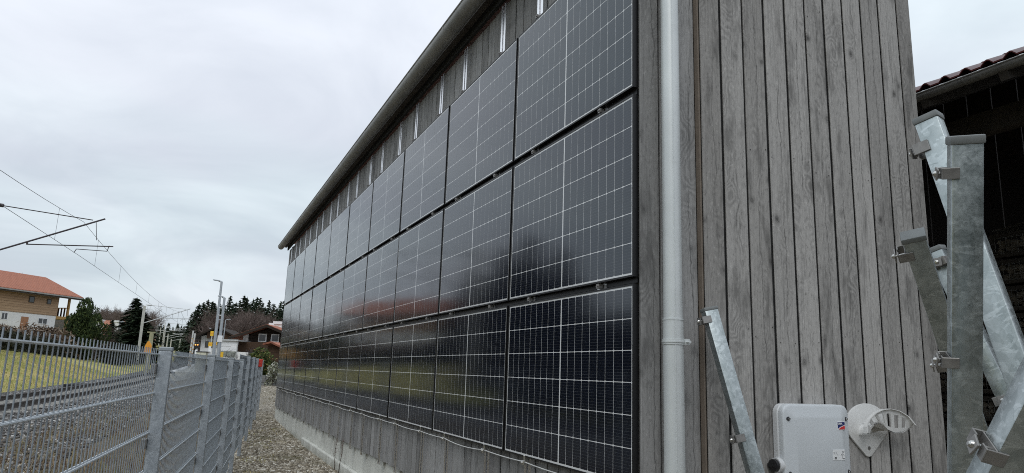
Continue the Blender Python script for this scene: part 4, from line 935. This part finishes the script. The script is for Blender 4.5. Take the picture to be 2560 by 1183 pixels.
# garden trees left of the track
def place(px, d, dx=0): b = at(px, 880, d); return Vector((b.x, b.y, zat(b.x, b.y)))
def top_h(px, py, d, base): return at(px, py, d).z - base.z
cone_near = [conifer_mesh('spruce_crown', 10, 2.6, 38, 12, 13, M['spruce'], 0.04, 0.62), conifer_mesh('spruce_crown', 10, 2.9, 36, 12, 13, M['spruce'], 0.04, 0.62)]
trk = trunk_mesh('spruce_trunk', 10, 0.16, M['bark'])
for lab, px, py, d, Rw, ci in (('tall pointed spruce left of the nearest railway mast', 324, 741, 97, 3.5, 0), ('broad dark spruce directly behind the nearest railway mast', 341, 770, 93, 4.2, 1), ('small dark conifer in front of the red roofed house', 270, 799, 84, 1.9, 1)):
    b = place(px, d); h = top_h(px, py, d, b); s = h / 10; r_ = Rw / (2.6 if ci == 0 else 2.9); tree('spruce_tree', lab, 'tree', b, cone_near[ci], trk, (r_, r_, s), px * 0.7)
def blob(n, rx, rz_, lumps, seed):
    rs = np.random.default_rng(seed); cs = rs.normal(0, 0.45, (lumps, 3)) * np.array([rx, rx, rz_]); rr = rs.uniform(.35, .6, lumps) * rx
    k = rs.integers(0, lumps, n); d = rs.normal(0, 1, (n, 3)); d /= np.linalg.norm(d, axis=1)[:, None]
    return cs[k] + d * (rr[k] * rs.uniform(.55, 1.05, n) ** .6)[:, None]
C = blob(16000, 2.5, 2.9, 30, 3); C[:, 2] = np.maximum(C[:, 2] + 3.4, 0.1); thuja_me = leaf_mesh('evergreen_crown', C, 0.20, M['thuja'])
b = place(203, 66); h = top_h(203, 746, 66, b); sc_ = h / 6.9
tree('evergreen_tree', 'round bushy evergreen tree beside the timber clad house', 'tree', b, thuja_me, trunk_mesh('evergreen_trunk', 5, 0.2, M['bark']), (sc_ * 0.56, sc_ * 0.56, sc_))
b = place(240, 72); tree('bare_fruit_tree', 'bare tree with hanging branches behind the round evergreen', 'tree', b, None, bare_mesh('bare_trunk', 7.5, 11, M['bark'], 5, 0.62, up=-0.02), (1, 1, top_h(240, 768, 72, b) / 7.5))
# dark garden trees left of the frame that the panels mirror
for k, (x, y, s_, lab) in enumerate(((-18.6, 40, 0.86, 'tallest of the squat dark spruces left of the lawn'), (-21.0, 39.5, 0.72, 'squat dark spruce left of the lawn, farthest from the track'), (-16.0, 44.5, 0.68, 'squat dark spruce left of the lawn, nearest to the timber house'), (-17.2, 41.5, 0.78, 'squat dark spruce left of the lawn, nearest to the track'))):
    tree('garden_spruce', lab, 'tree', (x, y, zat(x, y)), cone_near[k % 2], trk, (1.15, 1.15, s_), k * 2.0)
for k, (x, y, s_) in enumerate(((-13, -19, .6), (-9, -18.5, .68), (-5.2, -19.5, .58), (-1.5, -18, .66), (2.4, -19, .62), (6.2, -18.5, .66), (10, -19, 0.6))):  # unseen row, added so the steel posts reflect something dark
    tree('garden_spruce', 'unseen dark spruce in the row added behind the photographer', 'tree', (x, y, zat(x, y)), cone_near[k % 2], trk, (1.1, 1.1, s_), k * 1.4, 'unseen spruces added behind the photographer')
# wooded hill
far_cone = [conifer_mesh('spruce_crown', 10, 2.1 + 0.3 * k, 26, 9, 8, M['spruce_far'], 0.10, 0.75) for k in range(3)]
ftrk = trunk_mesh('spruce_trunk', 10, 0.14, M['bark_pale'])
SK = [(462, 800), (468, 782), (476, 765), (484, 757), (495, 747), (506, 740), (518, 741), (524, 750), (538, 752), (548, 757), (561, 746), (570, 748), (577, 752), (587, 745), (597, 741), (604, 747), (612, 757), (620, 752), (629, 746), (637, 750), (645, 757), (652, 759), (661, 754), (673, 752), (682, 763), (690, 757), (700, 752), (708, 750)]
gl = 'dark spruces in the wood behind the station'
for k, (px, py) in enumerate(SK):
    d = 165 + 18 * math.sin(k * 1.7) - (40 if px < 500 else 0); b = place(px, d); h = top_h(px, py - 2, d, b); s = h / 10
    if h > 3: tree('wood_spruce', 'dark spruce among many in the wood behind the station', 'tree', b, far_cone[k % 3], ftrk, (s * random.uniform(.8, 1.15), s * random.uniform(.8, 1.15), s * random.uniform(.93, 1.05)), k * 1.3, gl)
for k in range(90):
    px = random.uniform(470, 730); py = 768 + random.uniform(0, 40) + max(0, 500 - px) * 0.7; d = random.uniform(115, 150); b = place(px, d); h = top_h(px, py, d, b); s = h / 10
    if h > 2.5: tree('wood_spruce', 'dark spruce among many in the wood behind the station', 'tree', b, far_cone[k % 3], ftrk, (s * random.uniform(.8, 1.2), s * random.uniform(.8, 1.2), s), k * 1.1, gl)
for k in range(34):                        # the cutting and the far end of the valley
    px = random.uniform(372, 478); py = 806 + random.uniform(-3, 22) + 0.10 * abs(px - 425); d = random.uniform(260, 330); b = place(px, d); h = top_h(px, py, d, b); s = max(h, 4) / 10
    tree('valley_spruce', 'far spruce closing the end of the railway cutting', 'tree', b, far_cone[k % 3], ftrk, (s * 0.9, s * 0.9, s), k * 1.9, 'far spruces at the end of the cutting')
bare = [bare_mesh('bare_crown', 9, 21 + k, M['twigs'], 5, 0.5) for k in range(3)]
for k in range(34):
    px = random.uniform(215, 385); py = 768 + random.uniform(-3, 9) + abs(px - 285) * 0.05; d = random.uniform(120, 190); b = place(px, d); h = max(top_h(px, py, d, b), 4)
    tree('bare_wood_tree', 'bare brown tree in the wood behind the spruces at left', 'tree', b, None, bare[k % 3], (h / 9 * 1.15, h / 9 * 1.15, h / 9), k * 2.2, 'bare trees behind the left gardens')
for k in range(44):
    px = random.choice([random.uniform(498, 560), random.uniform(585, 660), random.uniform(560, 640)]); py = random.uniform(772, 806); d = random.uniform(100, 124); b = place(px, d); h = max(top_h(px, py, d, b), 3.5)
    tree('bare_hill_tree', 'bare brown tree in front of the spruces behind the station', 'tree', b, None, bare[k % 3], (h / 9 * 1.2, h / 9 * 1.2, h / 9), k * 2.9, 'bare trees behind the station')
b = place(22, 125); hh = top_h(22, 677, 125, b)
tree('roof_spruce', 'single spruce tip showing above the timber house roof', 'tree', b, far_cone[0], ftrk, (hh / 10 * 0.45, hh / 10 * 0.45, hh / 10), 0.4)

# hedges along the top of the lawn
def hedge(label, y0, y1, s0, wd, h0, h1, n, mat, size, cat='hedge', ratio=0.45):
    Y = y0 + (y1 - y0) * RNG.random(n); o = RNG.normal(0, wd / 2.6, n); X = xtrack(Y) - s0 + o; Hh = h0 + (h1 - h0) * (0.5 + 0.5 * np.sin(Y * 1.9 + np.sin(Y * .7) * 2)) * RNG.uniform(.7, 1.15, n)
    Z = gz(X, Y) + Hh * RNG.random(n) ** 0.75; yc = (y0 + y1) / 2; xc = float(xtrack(yc)) - s0; base = Vector((xc, yc, zat(xc, yc)))
    t = thing('hedge', label, cat, base); link('leaves', leaf_mesh('hedge_leaves', np.stack([X, Y, Z], -1) - np.array(base), size, mat, ratio), t)
    mb = MB()
    for k in range(int((y1 - y0) * 1.5)):
        y = y0 + (y1 - y0) * (k + .5) / int((y1 - y0) * 1.5); x = float(xtrack(y)) - s0; mb.tube(Vector((x, y, zat(x, y) - .2)) - base, Vector((x + random.uniform(-.3, .3), y + random.uniform(-.3, .3), zat(x, y) + h0 * .8)) - base, 0.03, 0.01, n=4)
    tag(mb.build('stems', M['bark'], t), kind='stuff')
hedge('tall brown winter hedge below the timber clad house', 38, 68, 11.5, 1.6, 0.9, 1.6, 20000, M['hedge'], 0.20, ratio=0.16)
hedge('low dark hedge along the top edge of the lawn', 36, 78, 8.2, 0.9, 1.0, 1.3, 14000, M['hedge_dark'], 0.14, ratio=0.3)
hedge('brown winter hedge running from the timber house to the spruces', 68, 98, 9.5, 2.2, 1.6, 2.4, 16000, M['hedge'], 0.26, ratio=0.16)
hedge('dark shrub row along the track behind the nearest mast', 78, 125, 5.6, 1.8, 1.0, 2.0, 12000, M['hedge_dark'], 0.2, ratio=0.3)

C = np.stack([RNG.uniform(-11, 5, 9000), RNG.uniform(-.8, .8, 9000), 2.9 * RNG.random(9000) ** 0.8], -1)  # unseen hedge, added to give the upright steel post a dark green reflection
t = thing('hedge', 'unseen dark evergreen hedge added behind the photographer', 'hedge', (0, -8.6, 0)); link('hedge_leaves', leaf_mesh('hedge_leaves', C, 0.26, M['thuja']), t)
mb = MB(); [mb.tube((-11 + k * 0.8, 0, -.2), (-11 + k * .8, 0, 2.3), 0.05, 0.02, n=5) for k in range(21)]; tag(mb.build('stems', M['bark'], t), kind='stuff')
hedge('unseen low shrubs added between the lawn and the track at the near end', 0, 25, 3.5, 2.2, 1.2, 2.2, 9000, M['hedge_dark'], 0.2, ratio=0.3)  # unseen, added to cover the bright lawn mirrored in the near panels
hedge('unseen dark shrubs added beside the lawn just before it comes into view', 22, 33, 5.3, 1.9, 1.2, 2.0, 6000, M['hedge_dark'], 0.2, ratio=0.3)  # unseen row, added to keep more lawn out of the panel reflections
hedge('unseen taller dark shrubs added at the near end of the lawn', 4, 29, 9.5, 3.0, 1.5, 2.6, 9000, M['hedge_dark'], 0.24, ratio=0.35)  # also unseen, added to darken what the bottom panels mirror
# ================================================================== HOUSES
def oriented(px, py, d, yaw): b = at(px, py, d); return Vector((b.x, b.y, 0)), R(90 - yaw)
def window(mb_parent, x, z, w_, h_, y, fm_='white', yd=-1):
    f = MB(); f.box(x, x + w_, y - 0.03, y + 0.03, z, z + h_)
    o = f.build('window', M[fm_], mb_parent)
    g_ = MB(); 
    n = 2 if w_ > 0.7 else 1; pw = (w_ - 0.08 * (n + 1)) / n
    for k in range(n): g_.box(x + 0.08 + k * (pw + 0.08), x + 0.08 + k * (pw + 0.08) + pw, y - 0.04, y - 0.02, z + 0.08, z + h_ - 0.08)
    g_.build('pane', M['glass'], o); return o
# timber clad house: local x along the facade (away from the camera), local -y faces the railway
YAW_A = 39
DA = 75
br_ = at(148, 745, DA); pA = Vector((br_.x, br_.y, at(143, 812, DA).z - 1.6))
hA = thing('timber_house', 'timber clad house with white ground floor and orange tiled roof', 'house', pA, R(90 - YAW_A)); LA, WA = 17.0, 9.5
zW = at(143, 791, DA).z - pA.z; zE = at(148, 743, DA).z - pA.z
MB().box(-LA, 0, 0.05, WA, -1.5, zW).build('ground_floor', M['plaster'], hA)
MB().box(-LA - 0.05, 0.05, 0.0, WA + 0.05, zW + 0.003, zE + 0.5).build('upper_floor', M['siding'], hA)
rf = MB(); OV = 1.9; EV = 0.9; RP_ = 0.40; ym = WA / 2; ze = zE + 0.05
prof = [(-EV, ze - 0.0), (ym, ze + (ym + EV) * RP_), (WA + EV, ze), (WA + EV, ze + 0.16), (ym, ze + (ym + EV) * RP_ + 0.17), (-EV, ze + 0.16)]
rf.prism([(y, z) for y, z in prof], 0, -LA - OV, OV * 1.15); rA = rf.build('roof', M['tile_orange'], hA)
MB().box(-LA - OV, OV * 1.15, -EV - 0.14, -EV - 0.004, ze - 0.05, ze + 0.08).build('gutter', M['gutter'], rA)
MB().prism([(y, z - 0.20) for y, z in prof[:3]] + [(y, z - 0.02) for y, z in prof[:3]][::-1], 0, -LA - OV + 0.05, OV * 1.15 - 0.05).build('soffit', M['beam'], rA)
mv = at(12, 697, DA + 5)
MB().tube((-11.2, 1.6, ze + (1.6 + EV) * RP_ + 0.1), (-11.2, 1.6, ze + (1.6 + EV) * RP_ + 0.75), 0.11, n=8).build('vent_pipe', M['arm_dark'], rA)
def facade_x(px, py): # local x on the facade for a pixel
    o = np.array(CAM); v = ray(px, py); a_ = np.array([math.sin(R(YAW_A)), math.cos(R(YAW_A))]); M2 = np.array([[v[0], -a_[0]], [v[1], -a_[1]]]); t_, x_ = np.linalg.solve(M2, np.array([pA.x, pA.y]) - o[:2]); return x_, o[2] + t_ * v[2] - pA.z
def fw(x0, y0, x1, y1, **k):
    a = facade_x(x0, (y0 + y1) / 2); b = facade_x(x1, (y0 + y1) / 2); xm = (x0 + x1) / 2; zt_ = facade_x(xm, y0)[1]; zb2 = facade_x(xm, y1)[1]; return a[0], zb2, b[0] - a[0], zt_ - zb2
for rct in ((72, 741, 86, 757), (117, 748, 128, 761)):
    x, z, w_, h_ = fw(*rct); window(hA, x, z, w_, h_, -0.01, 'beam')
for rct in ((3, 780, 20, 800), (95, 795, 119, 811)):
    x, z, w_, h_ = fw(*rct); window(hA, x, z, w_, h_, 0.045, 'white')
x, z, w_, h_ = fw(53, 792, 71, 809); dd = MB().box(x, x + w_, 0.0, 0.06, z - 1.0, z + h_).build('door', M['door'], hA); MB().box(x + w_ - 0.2, x + w_ - 0.1, -0.05, 0.0, z + 0.1, z + 0.16).build('handle', M['steel'], dd)
MB().tube((-12.6, -0.85, ze), (-13.2, -0.1, ze - 0.8), 0.06, n=6).tube((-13.2, -0.1, ze - 0.8), (-13.2, -0.1, -1.0), 0.06, n=6).build('downpipe', M['zinc'], hA)
# balcony end
bl = MB(); bl.box(0.06, 1.7, 0.2, WA - 0.2, zW - 0.28, zW + 0.02).build('balcony_floor', M['ochre'], hA)
MB().box(1.62, 1.7, 0.2, WA - 0.2, zW + 0.95, zW + 1.05).build('balcony_rail', M['ochre'], hA)
for k in range(22): MB().box(1.64, 1.68, 0.3 + 0.42 * k, 0.3 + 0.42 * k + 0.2, zW + 0.02, zW + 0.95).build('baluster', M['siding_brown'], hA)
for y in (0.25, WA - 0.4): MB().box(1.55, 1.75, y, y + 0.2, -1.5, ze + 0.1 + (0 if y < 1 else 0)).build('balcony_post', M['ochre'], hA)
# red roofed house hidden by the conifers
b = at(274, 812, 100); zb_ = zat(b.x, b.y)
hR = thing('red_roof_house', 'house with red roof and white chimney between the conifers', 'house', (b.x, b.y, zb_), R(-25)); zr_ = at(274, 800, 100).z - zb_
MB().box(-3.4, 1.8, 0, 8, -1, zr_ - 2.4).build('wall', M['plaster'], hR)
mb = MB(); mb.prism([(-0.8, zr_ - 2.7), (4, zr_), (8.8, zr_ - 2.7), (8.8, zr_ - 2.55), (4, zr_ + 0.15), (-0.8, zr_ - 2.55)], 0, -4.0, 2.5); r2 = mb.build('roof', M['tile_old'], hR)
def chim(par, px, pt, w_, dd=100):
    c = at(px, pt, dd); inv_m = Matrix.Rotation(-par.parent.rotation_euler.z, 4, 'Z'); l = inv_m @ (c - par.parent.location); MB().box(l.x - w_ / 2, l.x + w_ / 2, l.y - .5, l.y + .5, l.z - 2.6, l.z - 0.22).build('chimney', M['plaster'], par)
    MB().box(l.x - w_ * .62, l.x + w_ * .62, l.y - .6, l.y + .6, l.z - 0.216, l.z).build('chimney_cap', M['white'], par)
chim(r2, 295, 802, 0.95, 99); chim(r2, 249, 799, 0.8, 99)
# white station house
bS = at(516, 880, 84); zS = zat(bS.x, bS.y)
hS = thing('station_house', 'white gabled house with orange brown balcony behind the lamp posts', 'house', (bS.x, bS.y, zS), R(-14))
k_ = 84 / FPX; zg = at(516, 822, 84).z - zS; zap = at(531, 817, 84).z - zS
XL, XR = -0.75, 3.6; xm = 1.15; zl_ = at(490, 845, 84).z - zS; zapx = at(533, 820, 84).z - zS
MB().prism([(XL, -1), (XR, -1), (XR, zl_ + 0.2), (xm, zapx - 0.3), (XL, zl_ + 0.2)], 1, 0, 9).build('wall', M['plaster_grey'], hS)
mb = MB(); sl_ = (zapx - zl_) / (xm - XL + 0.85)
mb.prism([(XL - 0.85, zl_ - 0.1), (xm, zapx), (XR + 0.85, zapx - sl_ * (XR + 0.85 - xm) - 0.1), (XR + 0.85, zapx - sl_ * (XR + 0.85 - xm) + 0.1), (xm, zapx + 0.2), (XL - 0.85, zl_ + 0.1)], 1, -1.2, 10); mb.build('roof', M['siding_dark'], hS)
MB().box(0.0, 2.6, -0.7, -0.02, zl_ + 0.0, zl_ + 0.75).build('balcony', M['siding_brown'], hS)
for x, z, w_, h_ in ((-0.25, zl_ - 1.1, 0.42, 0.75), (0.35, zl_ - 1.1, 0.34, 0.75), (0.82, zl_ - 1.1, 0.34, 0.75), (-0.1, zl_ - 2.7, 0.5, 0.7), (0.55, zl_ - 2.7, 0.5, 0.7), (1.2, zl_ - 2.7, 0.5, 0.7)): window(hS, x, z, w_, h_, -0.02, 'beam')
# chalet on the right
dC = 52; bC = at(640, 880, dC); zC = zat(bC.x, bC.y)
hC = thing('dark_chalet', 'dark timber chalet with orange roof right behind the leafy bush', 'house', (bC.x, bC.y, zC), R(-24))
zrC = at(663, 815, dC).z - zC; zeC = at(586, 847, dC).z - zC; xr_ = 0.8; xe = -1.95
sC = (zrC - zeC) / (xr_ - xe)
MB().box(-0.9, 5.0, 0.9, 9, -0.8, zeC - 0.5).build('ground_floor', M['plaster'], hC)
MB().prism([(-1.2, zeC - 0.498), (5.2, zeC - 0.498), (5.2, zrC - sC * 4.4 - 0.08), (xr_, zrC - 0.08), (-1.2, zrC - sC * 2.0 - 0.08)], 1, 0.5, 9).build('upper_floor', M['siding_dark'], hC)
mb = MB(); mb.prism([(xe, zeC), (xr_, zrC), (xr_ + 4.6, zrC - sC * 4.6), (xr_ + 4.6, zrC - sC * 4.6 + 0.13), (xr_, zrC + 0.13), (xe, zeC + 0.13)], 1, -0.5, 9.6); rC = mb.build('roof', M['tile_orange'], hC)
mb = MB(); mb.prism([(xe - .02, zeC - 0.1), (xr_, zrC - 0.1), (xr_ + 4.6, zrC - sC * 4.6 - 0.1), (xr_ + 4.6, zrC - sC * 4.6 + 0.1), (xr_, zrC + 0.1), (xe - .02, zeC + 0.1)], 1, -0.58, -0.505); mb.build('bargeboard', M['siding_dark'], rC)
MB().box(-1.3, 3.4, -0.35, 0.45, zeC - 0.95, zeC - 0.2).build('balcony', M['siding_brown'], hC)
for x in (-0.1, 0.85, 2.1): window(hC, x, zeC - 0.15, 0.62, 0.62, 0.49, 'white')
MB().box(-1.25, -0.85, 0.46, 0.498, zeC - 0.3, zeC + 0.55).build('white_panel', M['plaster'], hC)
chim(rC, 700, 805, 0.55, dC + 3); chim(rC, 686, 809, 0.4, dC + 4)
# brown garage with tiled roof beside it
dG = 40; bG = at(684, 880, dG); zG = zat(bG.x, bG.y)
gG = thing('brown_garage', 'brown timber garage with orange tiled roof by the barn corner', 'garage', (bG.x, bG.y, zG), R(-24)); zt1 = at(668, 858, dG).z - zG; zt2 = at(700, 873, dG).z - zG
MB().prism([(-0.35, -0.8), (3.4, -0.8), (3.4, zt1 - 1.5), (0.0, zt1 - 0.1), (-0.35, zt1 - 0.15)], 1, 0, 5).build('wall', M['siding_brown'], gG)
mb = MB(); mb.prism([(-0.55, zt1 - 0.12), (-0.1, zt1), (3.7, zt1 - 1.62), (3.7, zt1 - 1.52), (-0.1, zt1 + 0.1), (-0.55, zt1 - 0.02)], 1, -0.35, 5.4); mb.build('roof', M['tile_orange'], gG)

# ================================================================== STATION FURNITURE
def lamp(label, px, ptop, d, pbase_px, head, grp='lamp posts by the station', r=0.09):
    b = at(pbase_px, 885, d); z = zat(b.x, b.y); T = at(px, ptop, d); H = T.z - z; t = thing('lamp_post', label, 'lamp post', (b.x, b.y, z), 0, grp)
    MB().tube((0, 0, -0.3), (0, 0, H), r, r * 0.62, n=10).build('pole', M['galv_fence'], t, smooth=True)
    rx = np.array(RT) ; rx[2] = 0; rx /= np.linalg.norm(rx); L = head * d / FPX; e = Vector(rx * L)
    MB().tube((0, 0, H - 0.02), (e.x * 0.35, e.y * 0.35, H + 0.05), r * 0.5, n=8).build('arm', M['galv_fence'], t)
    mb = MB(); mb.bar((e.x * 0.25, e.y * 0.25, H + 0.05), (e.x, e.y, H + 0.10), 0.24, 0.075); mb.build('lamp_head', M['galv_fence'], t, bevel=0.02)
lamp('tallest lamp post, left one of the near pair', 551, 700, 46, 533.5, -21, r=0.115)
lamp('near lamp post with a ladder side, right of the tallest', 560, 742, 43, 545.5, -16, r=0.115)
lamp('small far lamp post seen between the near pair', 548.5, 800, 90, 545, -9, r=0.07)
lamp('far lamp post with its head turned right', 559, 799, 80, 554.5, 12, r=0.07)
lamp('shortest lamp post in front of the white house gable', 526, 822, 95, 522, -6, r=0.06)
t = [o for o in scene.objects if o.get('label') == 'near lamp post with a ladder side, right of the tallest'][0]
for py in (769, 788): 
    z = at(553, py, 43).z - t.location.z; rx = Vector((RT[0], RT[1], 0)).normalized() * (-11 * 43 / FPX); MB().tube((0, 0, z), (rx.x, rx.y, z + 0.02), 0.035, n=6).build('side_bracket', M['arm_pale'], t)
zbx = at(551, 843, 43).z - t.location.z; MB().box(-0.14, 0.14, -0.12, 0.12, zbx - 0.3, zbx + 0.1).build('control_box', M['white'], t)
# platform shelter
dS = 50; bb = at(585, 890, dS); zz_ = zat(bb.x, bb.y)
sh = thing('platform_shelter', 'platform shelter with white upper panels and glass below', 'shelter', (bb.x, bb.y, zz_), R(-24))
zt_, z2, z3 = at(567, 852, dS).z - zz_, at(567, 866, dS).z - zz_, at(567, 877, dS).z - zz_; x0 = -1.0; x1 = 0.12
MB().box(x0 - 0.05, x1 + 0.1, -0.15, 2.6, zt_ + 0.003, zt_ + 0.1).build('roof', M['arm_pale'], sh)
MB().box(x0, x1, 0, 0.05, z2 + 0.02, zt_).build('upper_panel', M['white'], sh); MB().box(x0, x1, 0, 0.05, z3 + 0.0, z2 - 0.02).build('lower_panel', M['white'], sh)
MB().box(x0, x1, 0, 0.04, 0.05, z3 - 0.03).build('glass_panel', M['frost'], sh); MB().box(x0, x1, -0.02, 0.0, z3 - 0.55, z3 - 0.48).build('white_stripe', M['white'], sh)
MB().box(x0 + 0.02, x0 + 0.22, -0.012, -0.002, 0.1, z3 - 0.1).build('yellow_sticker', M['yellow'], sh)
for x in (x0 - 0.07, x1): MB().box(x, x + 0.07, -0.03, 0.06, -0.3, zt_).build('post', M['arm_pale'], sh)
# signs with yellow faces
def sign(label, px, py, d, w_, h_, mat, extra=None):
    c = at(px, py, d); z = zat(c.x, c.y); t = thing('yellow_sign', label, 'sign', (c.x, c.y, z), R(-24)); H = c.z - z
    MB().tube((0, 0.05, -0.3), (0, 0.05, H), 0.045, n=8).build('post', M['arm_pale'], t); MB().box(-w_ / 2, w_ / 2, -0.02, 0.02, H - h_ / 2, H + h_ / 2).build('face', mat, t)
    if extra: MB().box(-w_ / 2 + .05, w_ / 2 - .05, -0.032, -0.022, H - h_ / 2 - extra, H - h_ / 2 + 0.0).build('lower_plate', M['white'], t)
    MB().box(-w_ * .3, w_ * .3, -0.03, -0.021, H - h_ * .12, H + h_ * .12).build('print', M['orange'] if mat is M['yellow'] else M['yellow'], t)
sign('large yellow sign left of the tallest lamp post', 530, 834, 60, 0.26, 0.42, M['yellow'])
sign('small yellow notice over a white plate left of the tallest lamp post', 526, 861, 56, 0.30, 0.32, M['yellow'], 0.45)
sign('small yellow notice between the two near lamp posts', 540.5, 859, 56, 0.16, 0.24, M['yellow'])
# orange triangular board on the mossy post
b = at(373, 878, 62); z = zat(b.x, b.y); t = thing('mossy_post', 'mossy concrete post behind the orange warning board', 'post', (b.x, b.y, z)); H = at(376.5, 832, 62).z - z
MB().tube((0, 0, -0.4), (0.02, 0, H), 0.22, 0.17, n=8).build('shaft', M['mast_moss'], t); MB().box(-0.35, 0.3, -0.15, 0.15, H, H + 0.1).build('top_bracket', M['mast_moss'], t)
b = at(371, 868, 58); z = zat(b.x, b.y); t = thing('warning_board', 'orange house shaped warning board behind the fence', 'sign', (b.x, b.y, z), R(-24)); H = at(371, 866, 58).z - z
MB().prism([(-0.34, H - 0.55), (0.28, H - 0.55), (0.25, H + 0.1), (0.02, H + 0.42), (-0.1, H + 0.42), (-0.3, H + 0.02)], 1, -0.02, 0.02).build('face', M['orange'], t); MB().tube((0, 0.06, -0.4), (0, 0.06, H), 0.05, n=6).build('post', M['arm_pale'], t)
for lab, px, pt in (('left striped white post by the signal', 474, 826), ('right striped white post by the signal', 479, 833)):
    b = at(px, 882, 66); z = zat(b.x, b.y); H = at(px, pt, 66).z - z; t = thing('marker_post', lab, 'post', (b.x, b.y, z), 0, 'striped white posts'); MB().tube((0, 0, -0.3), (0.1, 0, H), 0.075, n=8).build('shaft', M['cable'], t)
    for k in range(7): MB().tube((0.02 + .08 * k / 7, 0, H * (0.2 + 0.1 * k)), (0.025 + .08 * k / 7, 0, H * (0.2 + 0.1 * k) + 0.10), 0.079, n=8).build('band', M['ochre'], t)
b = at(490, 882, 72); z = zat(b.x, b.y); H = at(488, 862, 72).z - z; t = thing('railway_signal', 'dark railway signal showing two amber lamps', 'signal', (b.x, b.y, z), R(-24))
MB().tube((0, 0.1, -0.3), (0, 0.1, H - 0.2), 0.06, n=8).build('post', M['arm_pale'], t); MB().box(-0.24, 0.24, -0.06, 0.08, H - 0.35, H + 0.25).build('head', M['black_pl'], t, bevel=0.02)
m_am = Mat('amber lamp'); m_am.col((0.8, 0.3, 0.05)); m_am.b.inputs['Emission Color'].default_value = (1, 0.42, 0.10, 1); m_am.b.inputs['Emission Strength'].default_value = 1.3
for x in (-0.115, 0.115): MB().tube((x, -0.09, H), (x, -0.06, H), 0.07, n=10).build('lamp', m_am.m, t)
mb = MB(); mb.box(-0.12, 0.12, -0.05, 0.05, H - 1.2, H - 0.5); mb.build('white_plate', M['white'], t)
b = at(501, 890, 52); z = zat(b.x, b.y); H = at(501, 879, 52).z - z; t = thing('relay_cabinet', 'cream relay cabinet with dark lid behind the fence', 'cabinet', (b.x, b.y, z), R(-24))
MB().box(-0.33, 0.38, 0, 0.5, -0.3, H - 0.05).build('body', M['cream'], t); MB().box(-0.37, 0.42, -0.04, 0.54, H - 0.047, H + 0.02).build('lid', M['ink'], t); MB().box(-0.28, 0.0, -0.015, -0.003, 0.1, H - 0.12).build('door', M['cream'], t)

# ================================================================== END OF THE PATH
y_w = 33.8; stw = thing('stone_wall', 'low wall of grey stone blocks closing the gravel path', 'wall', (0, y_w, 0))
xw = fence_x(y_w) - 1.0; lay = 0; zw0 = zat(0.5, y_w) - 0.05; blk = MB().box(0, 0.46, 0, 0.30, 0, 0.172).mesh('stone_block', M['stone_grey'], bevel=0.018)
for lay in range(3):
    x = xw - 0.24 * (lay % 2)
    while x < 4.4:
        o = link('stone_block', blk, stw, (x, random.uniform(-.02, .02), zw0 + 0.18 * lay)); o.scale = (random.uniform(.93, 1.0), 1, 1); x += 0.475
C = blob(5200, 0.95, 1.15, 22, 5); C[:, 2] = np.maximum(C[:, 2] + 1.1, 0.02)
b = at(656, 905, 36); zz_ = zat(b.x, b.y); hb_ = at(650, 858, 36).z - zz_
tree('laurel_bush', 'leafy green bush with orange tips at the end of the path', 'bush', (b.x, b.y, zz_), leaf_mesh('bush_leaves', C, 0.085, M['laurel']), bare_mesh('bush_stems', 2.0, 5, M['bark'], 3, 0.5), (1.02, 1.02, hb_ / 2.55))
b = at(608, 890, 42); zz_ = zat(b.x, b.y); tree('bare_garden_tree', 'black bare garden tree in front of the white wall', 'tree', (b.x, b.y, zz_), None, bare_mesh('bare_stems', 3.6, 8, M['arm_dark'], 4, 0.6), (1.1, 1.1, (at(608, 850, 42).z - zz_) / 3.3))
b = at(596, 890, 58); zz_ = zat(b.x, b.y); t = thing('garden_wall', 'bright white garden wall behind the black bare tree', 'wall', (b.x, b.y, zz_), R(-24)); MB().box(-0.7, 1.5, 0, 0.25, -0.5, at(600, 866, 58).z - zz_).build('wall', M['plaster'], t)
b = at(684, 915, 34.6); zz_ = zat(b.x, b.y); t = thing('pale_shrub', 'pale frosted leafy shrub beside the barn corner', 'shrub', (b.x, b.y, zz_)); C = blob(700, 0.4, 0.5, 9, 9); C[:, 2] = np.maximum(C[:, 2] + 0.5, 0.02); link('leaves', leaf_mesh('shrub_leaves', C, 0.07, island('pale leaves', (0, (0.10, 0.11, 0.05)), (0.7, (0.35, 0.36, 0.28)), (1, (0.7, 0.7, 0.66)))), t); link('stems', bare_mesh('shrub_stems', 1.0, 6, M['bark'], 3, 0.5), t)
# two bare seedlings against the plinth
for k, (px, py, ht, lean) in enumerate(((836, 1176, 0.48, (-0.02, 0.0)), (846, 1181, 0.52, (0.04, -0.10)))):
    b = on_x(px, py, 0.03); zz_ = zat(b.x, b.y); t = thing('bare_seedling', ['left bare seedling growing against the concrete plinth', 'right bare seedling leaning against the concrete plinth'][k], 'seedling', (0.03, b.y, zz_ - 0.02), 0, 'seedlings at the plinth')
    rs = random.Random(k + 3); mb = MB(); tw = MB(); p = Vector((0, 0, 0)); d = Vector((lean[0], lean[1] * 1.5, 1)).normalized()
    for s in range(8):
        q = p + (d + Vector((rs.gauss(0, .05), rs.gauss(0, .12), 0))).normalized() * ht / 8; mb.tube(p, q, 0.0075 * (1 - s / 11), 0.0075 * (1 - (s + 1) / 11), n=5); p = q
        if s > 2:
            for _ in range(3):
                e = Vector((rs.gauss(-.1, .3), rs.gauss(0, 1), rs.gauss(.55, .3))).normalized() * rs.uniform(.05, .13); tw.tube(p, p + e, 0.0022, 0.001, n=3); tw.tube(p + e * .6, p + e * .6 + Vector((0, rs.gauss(0, .04), .05)), 0.0014, 0.001, n=3)
    mb.build('stem', M['bark'], t); tw.build('twigs', M['twig_red'], t)
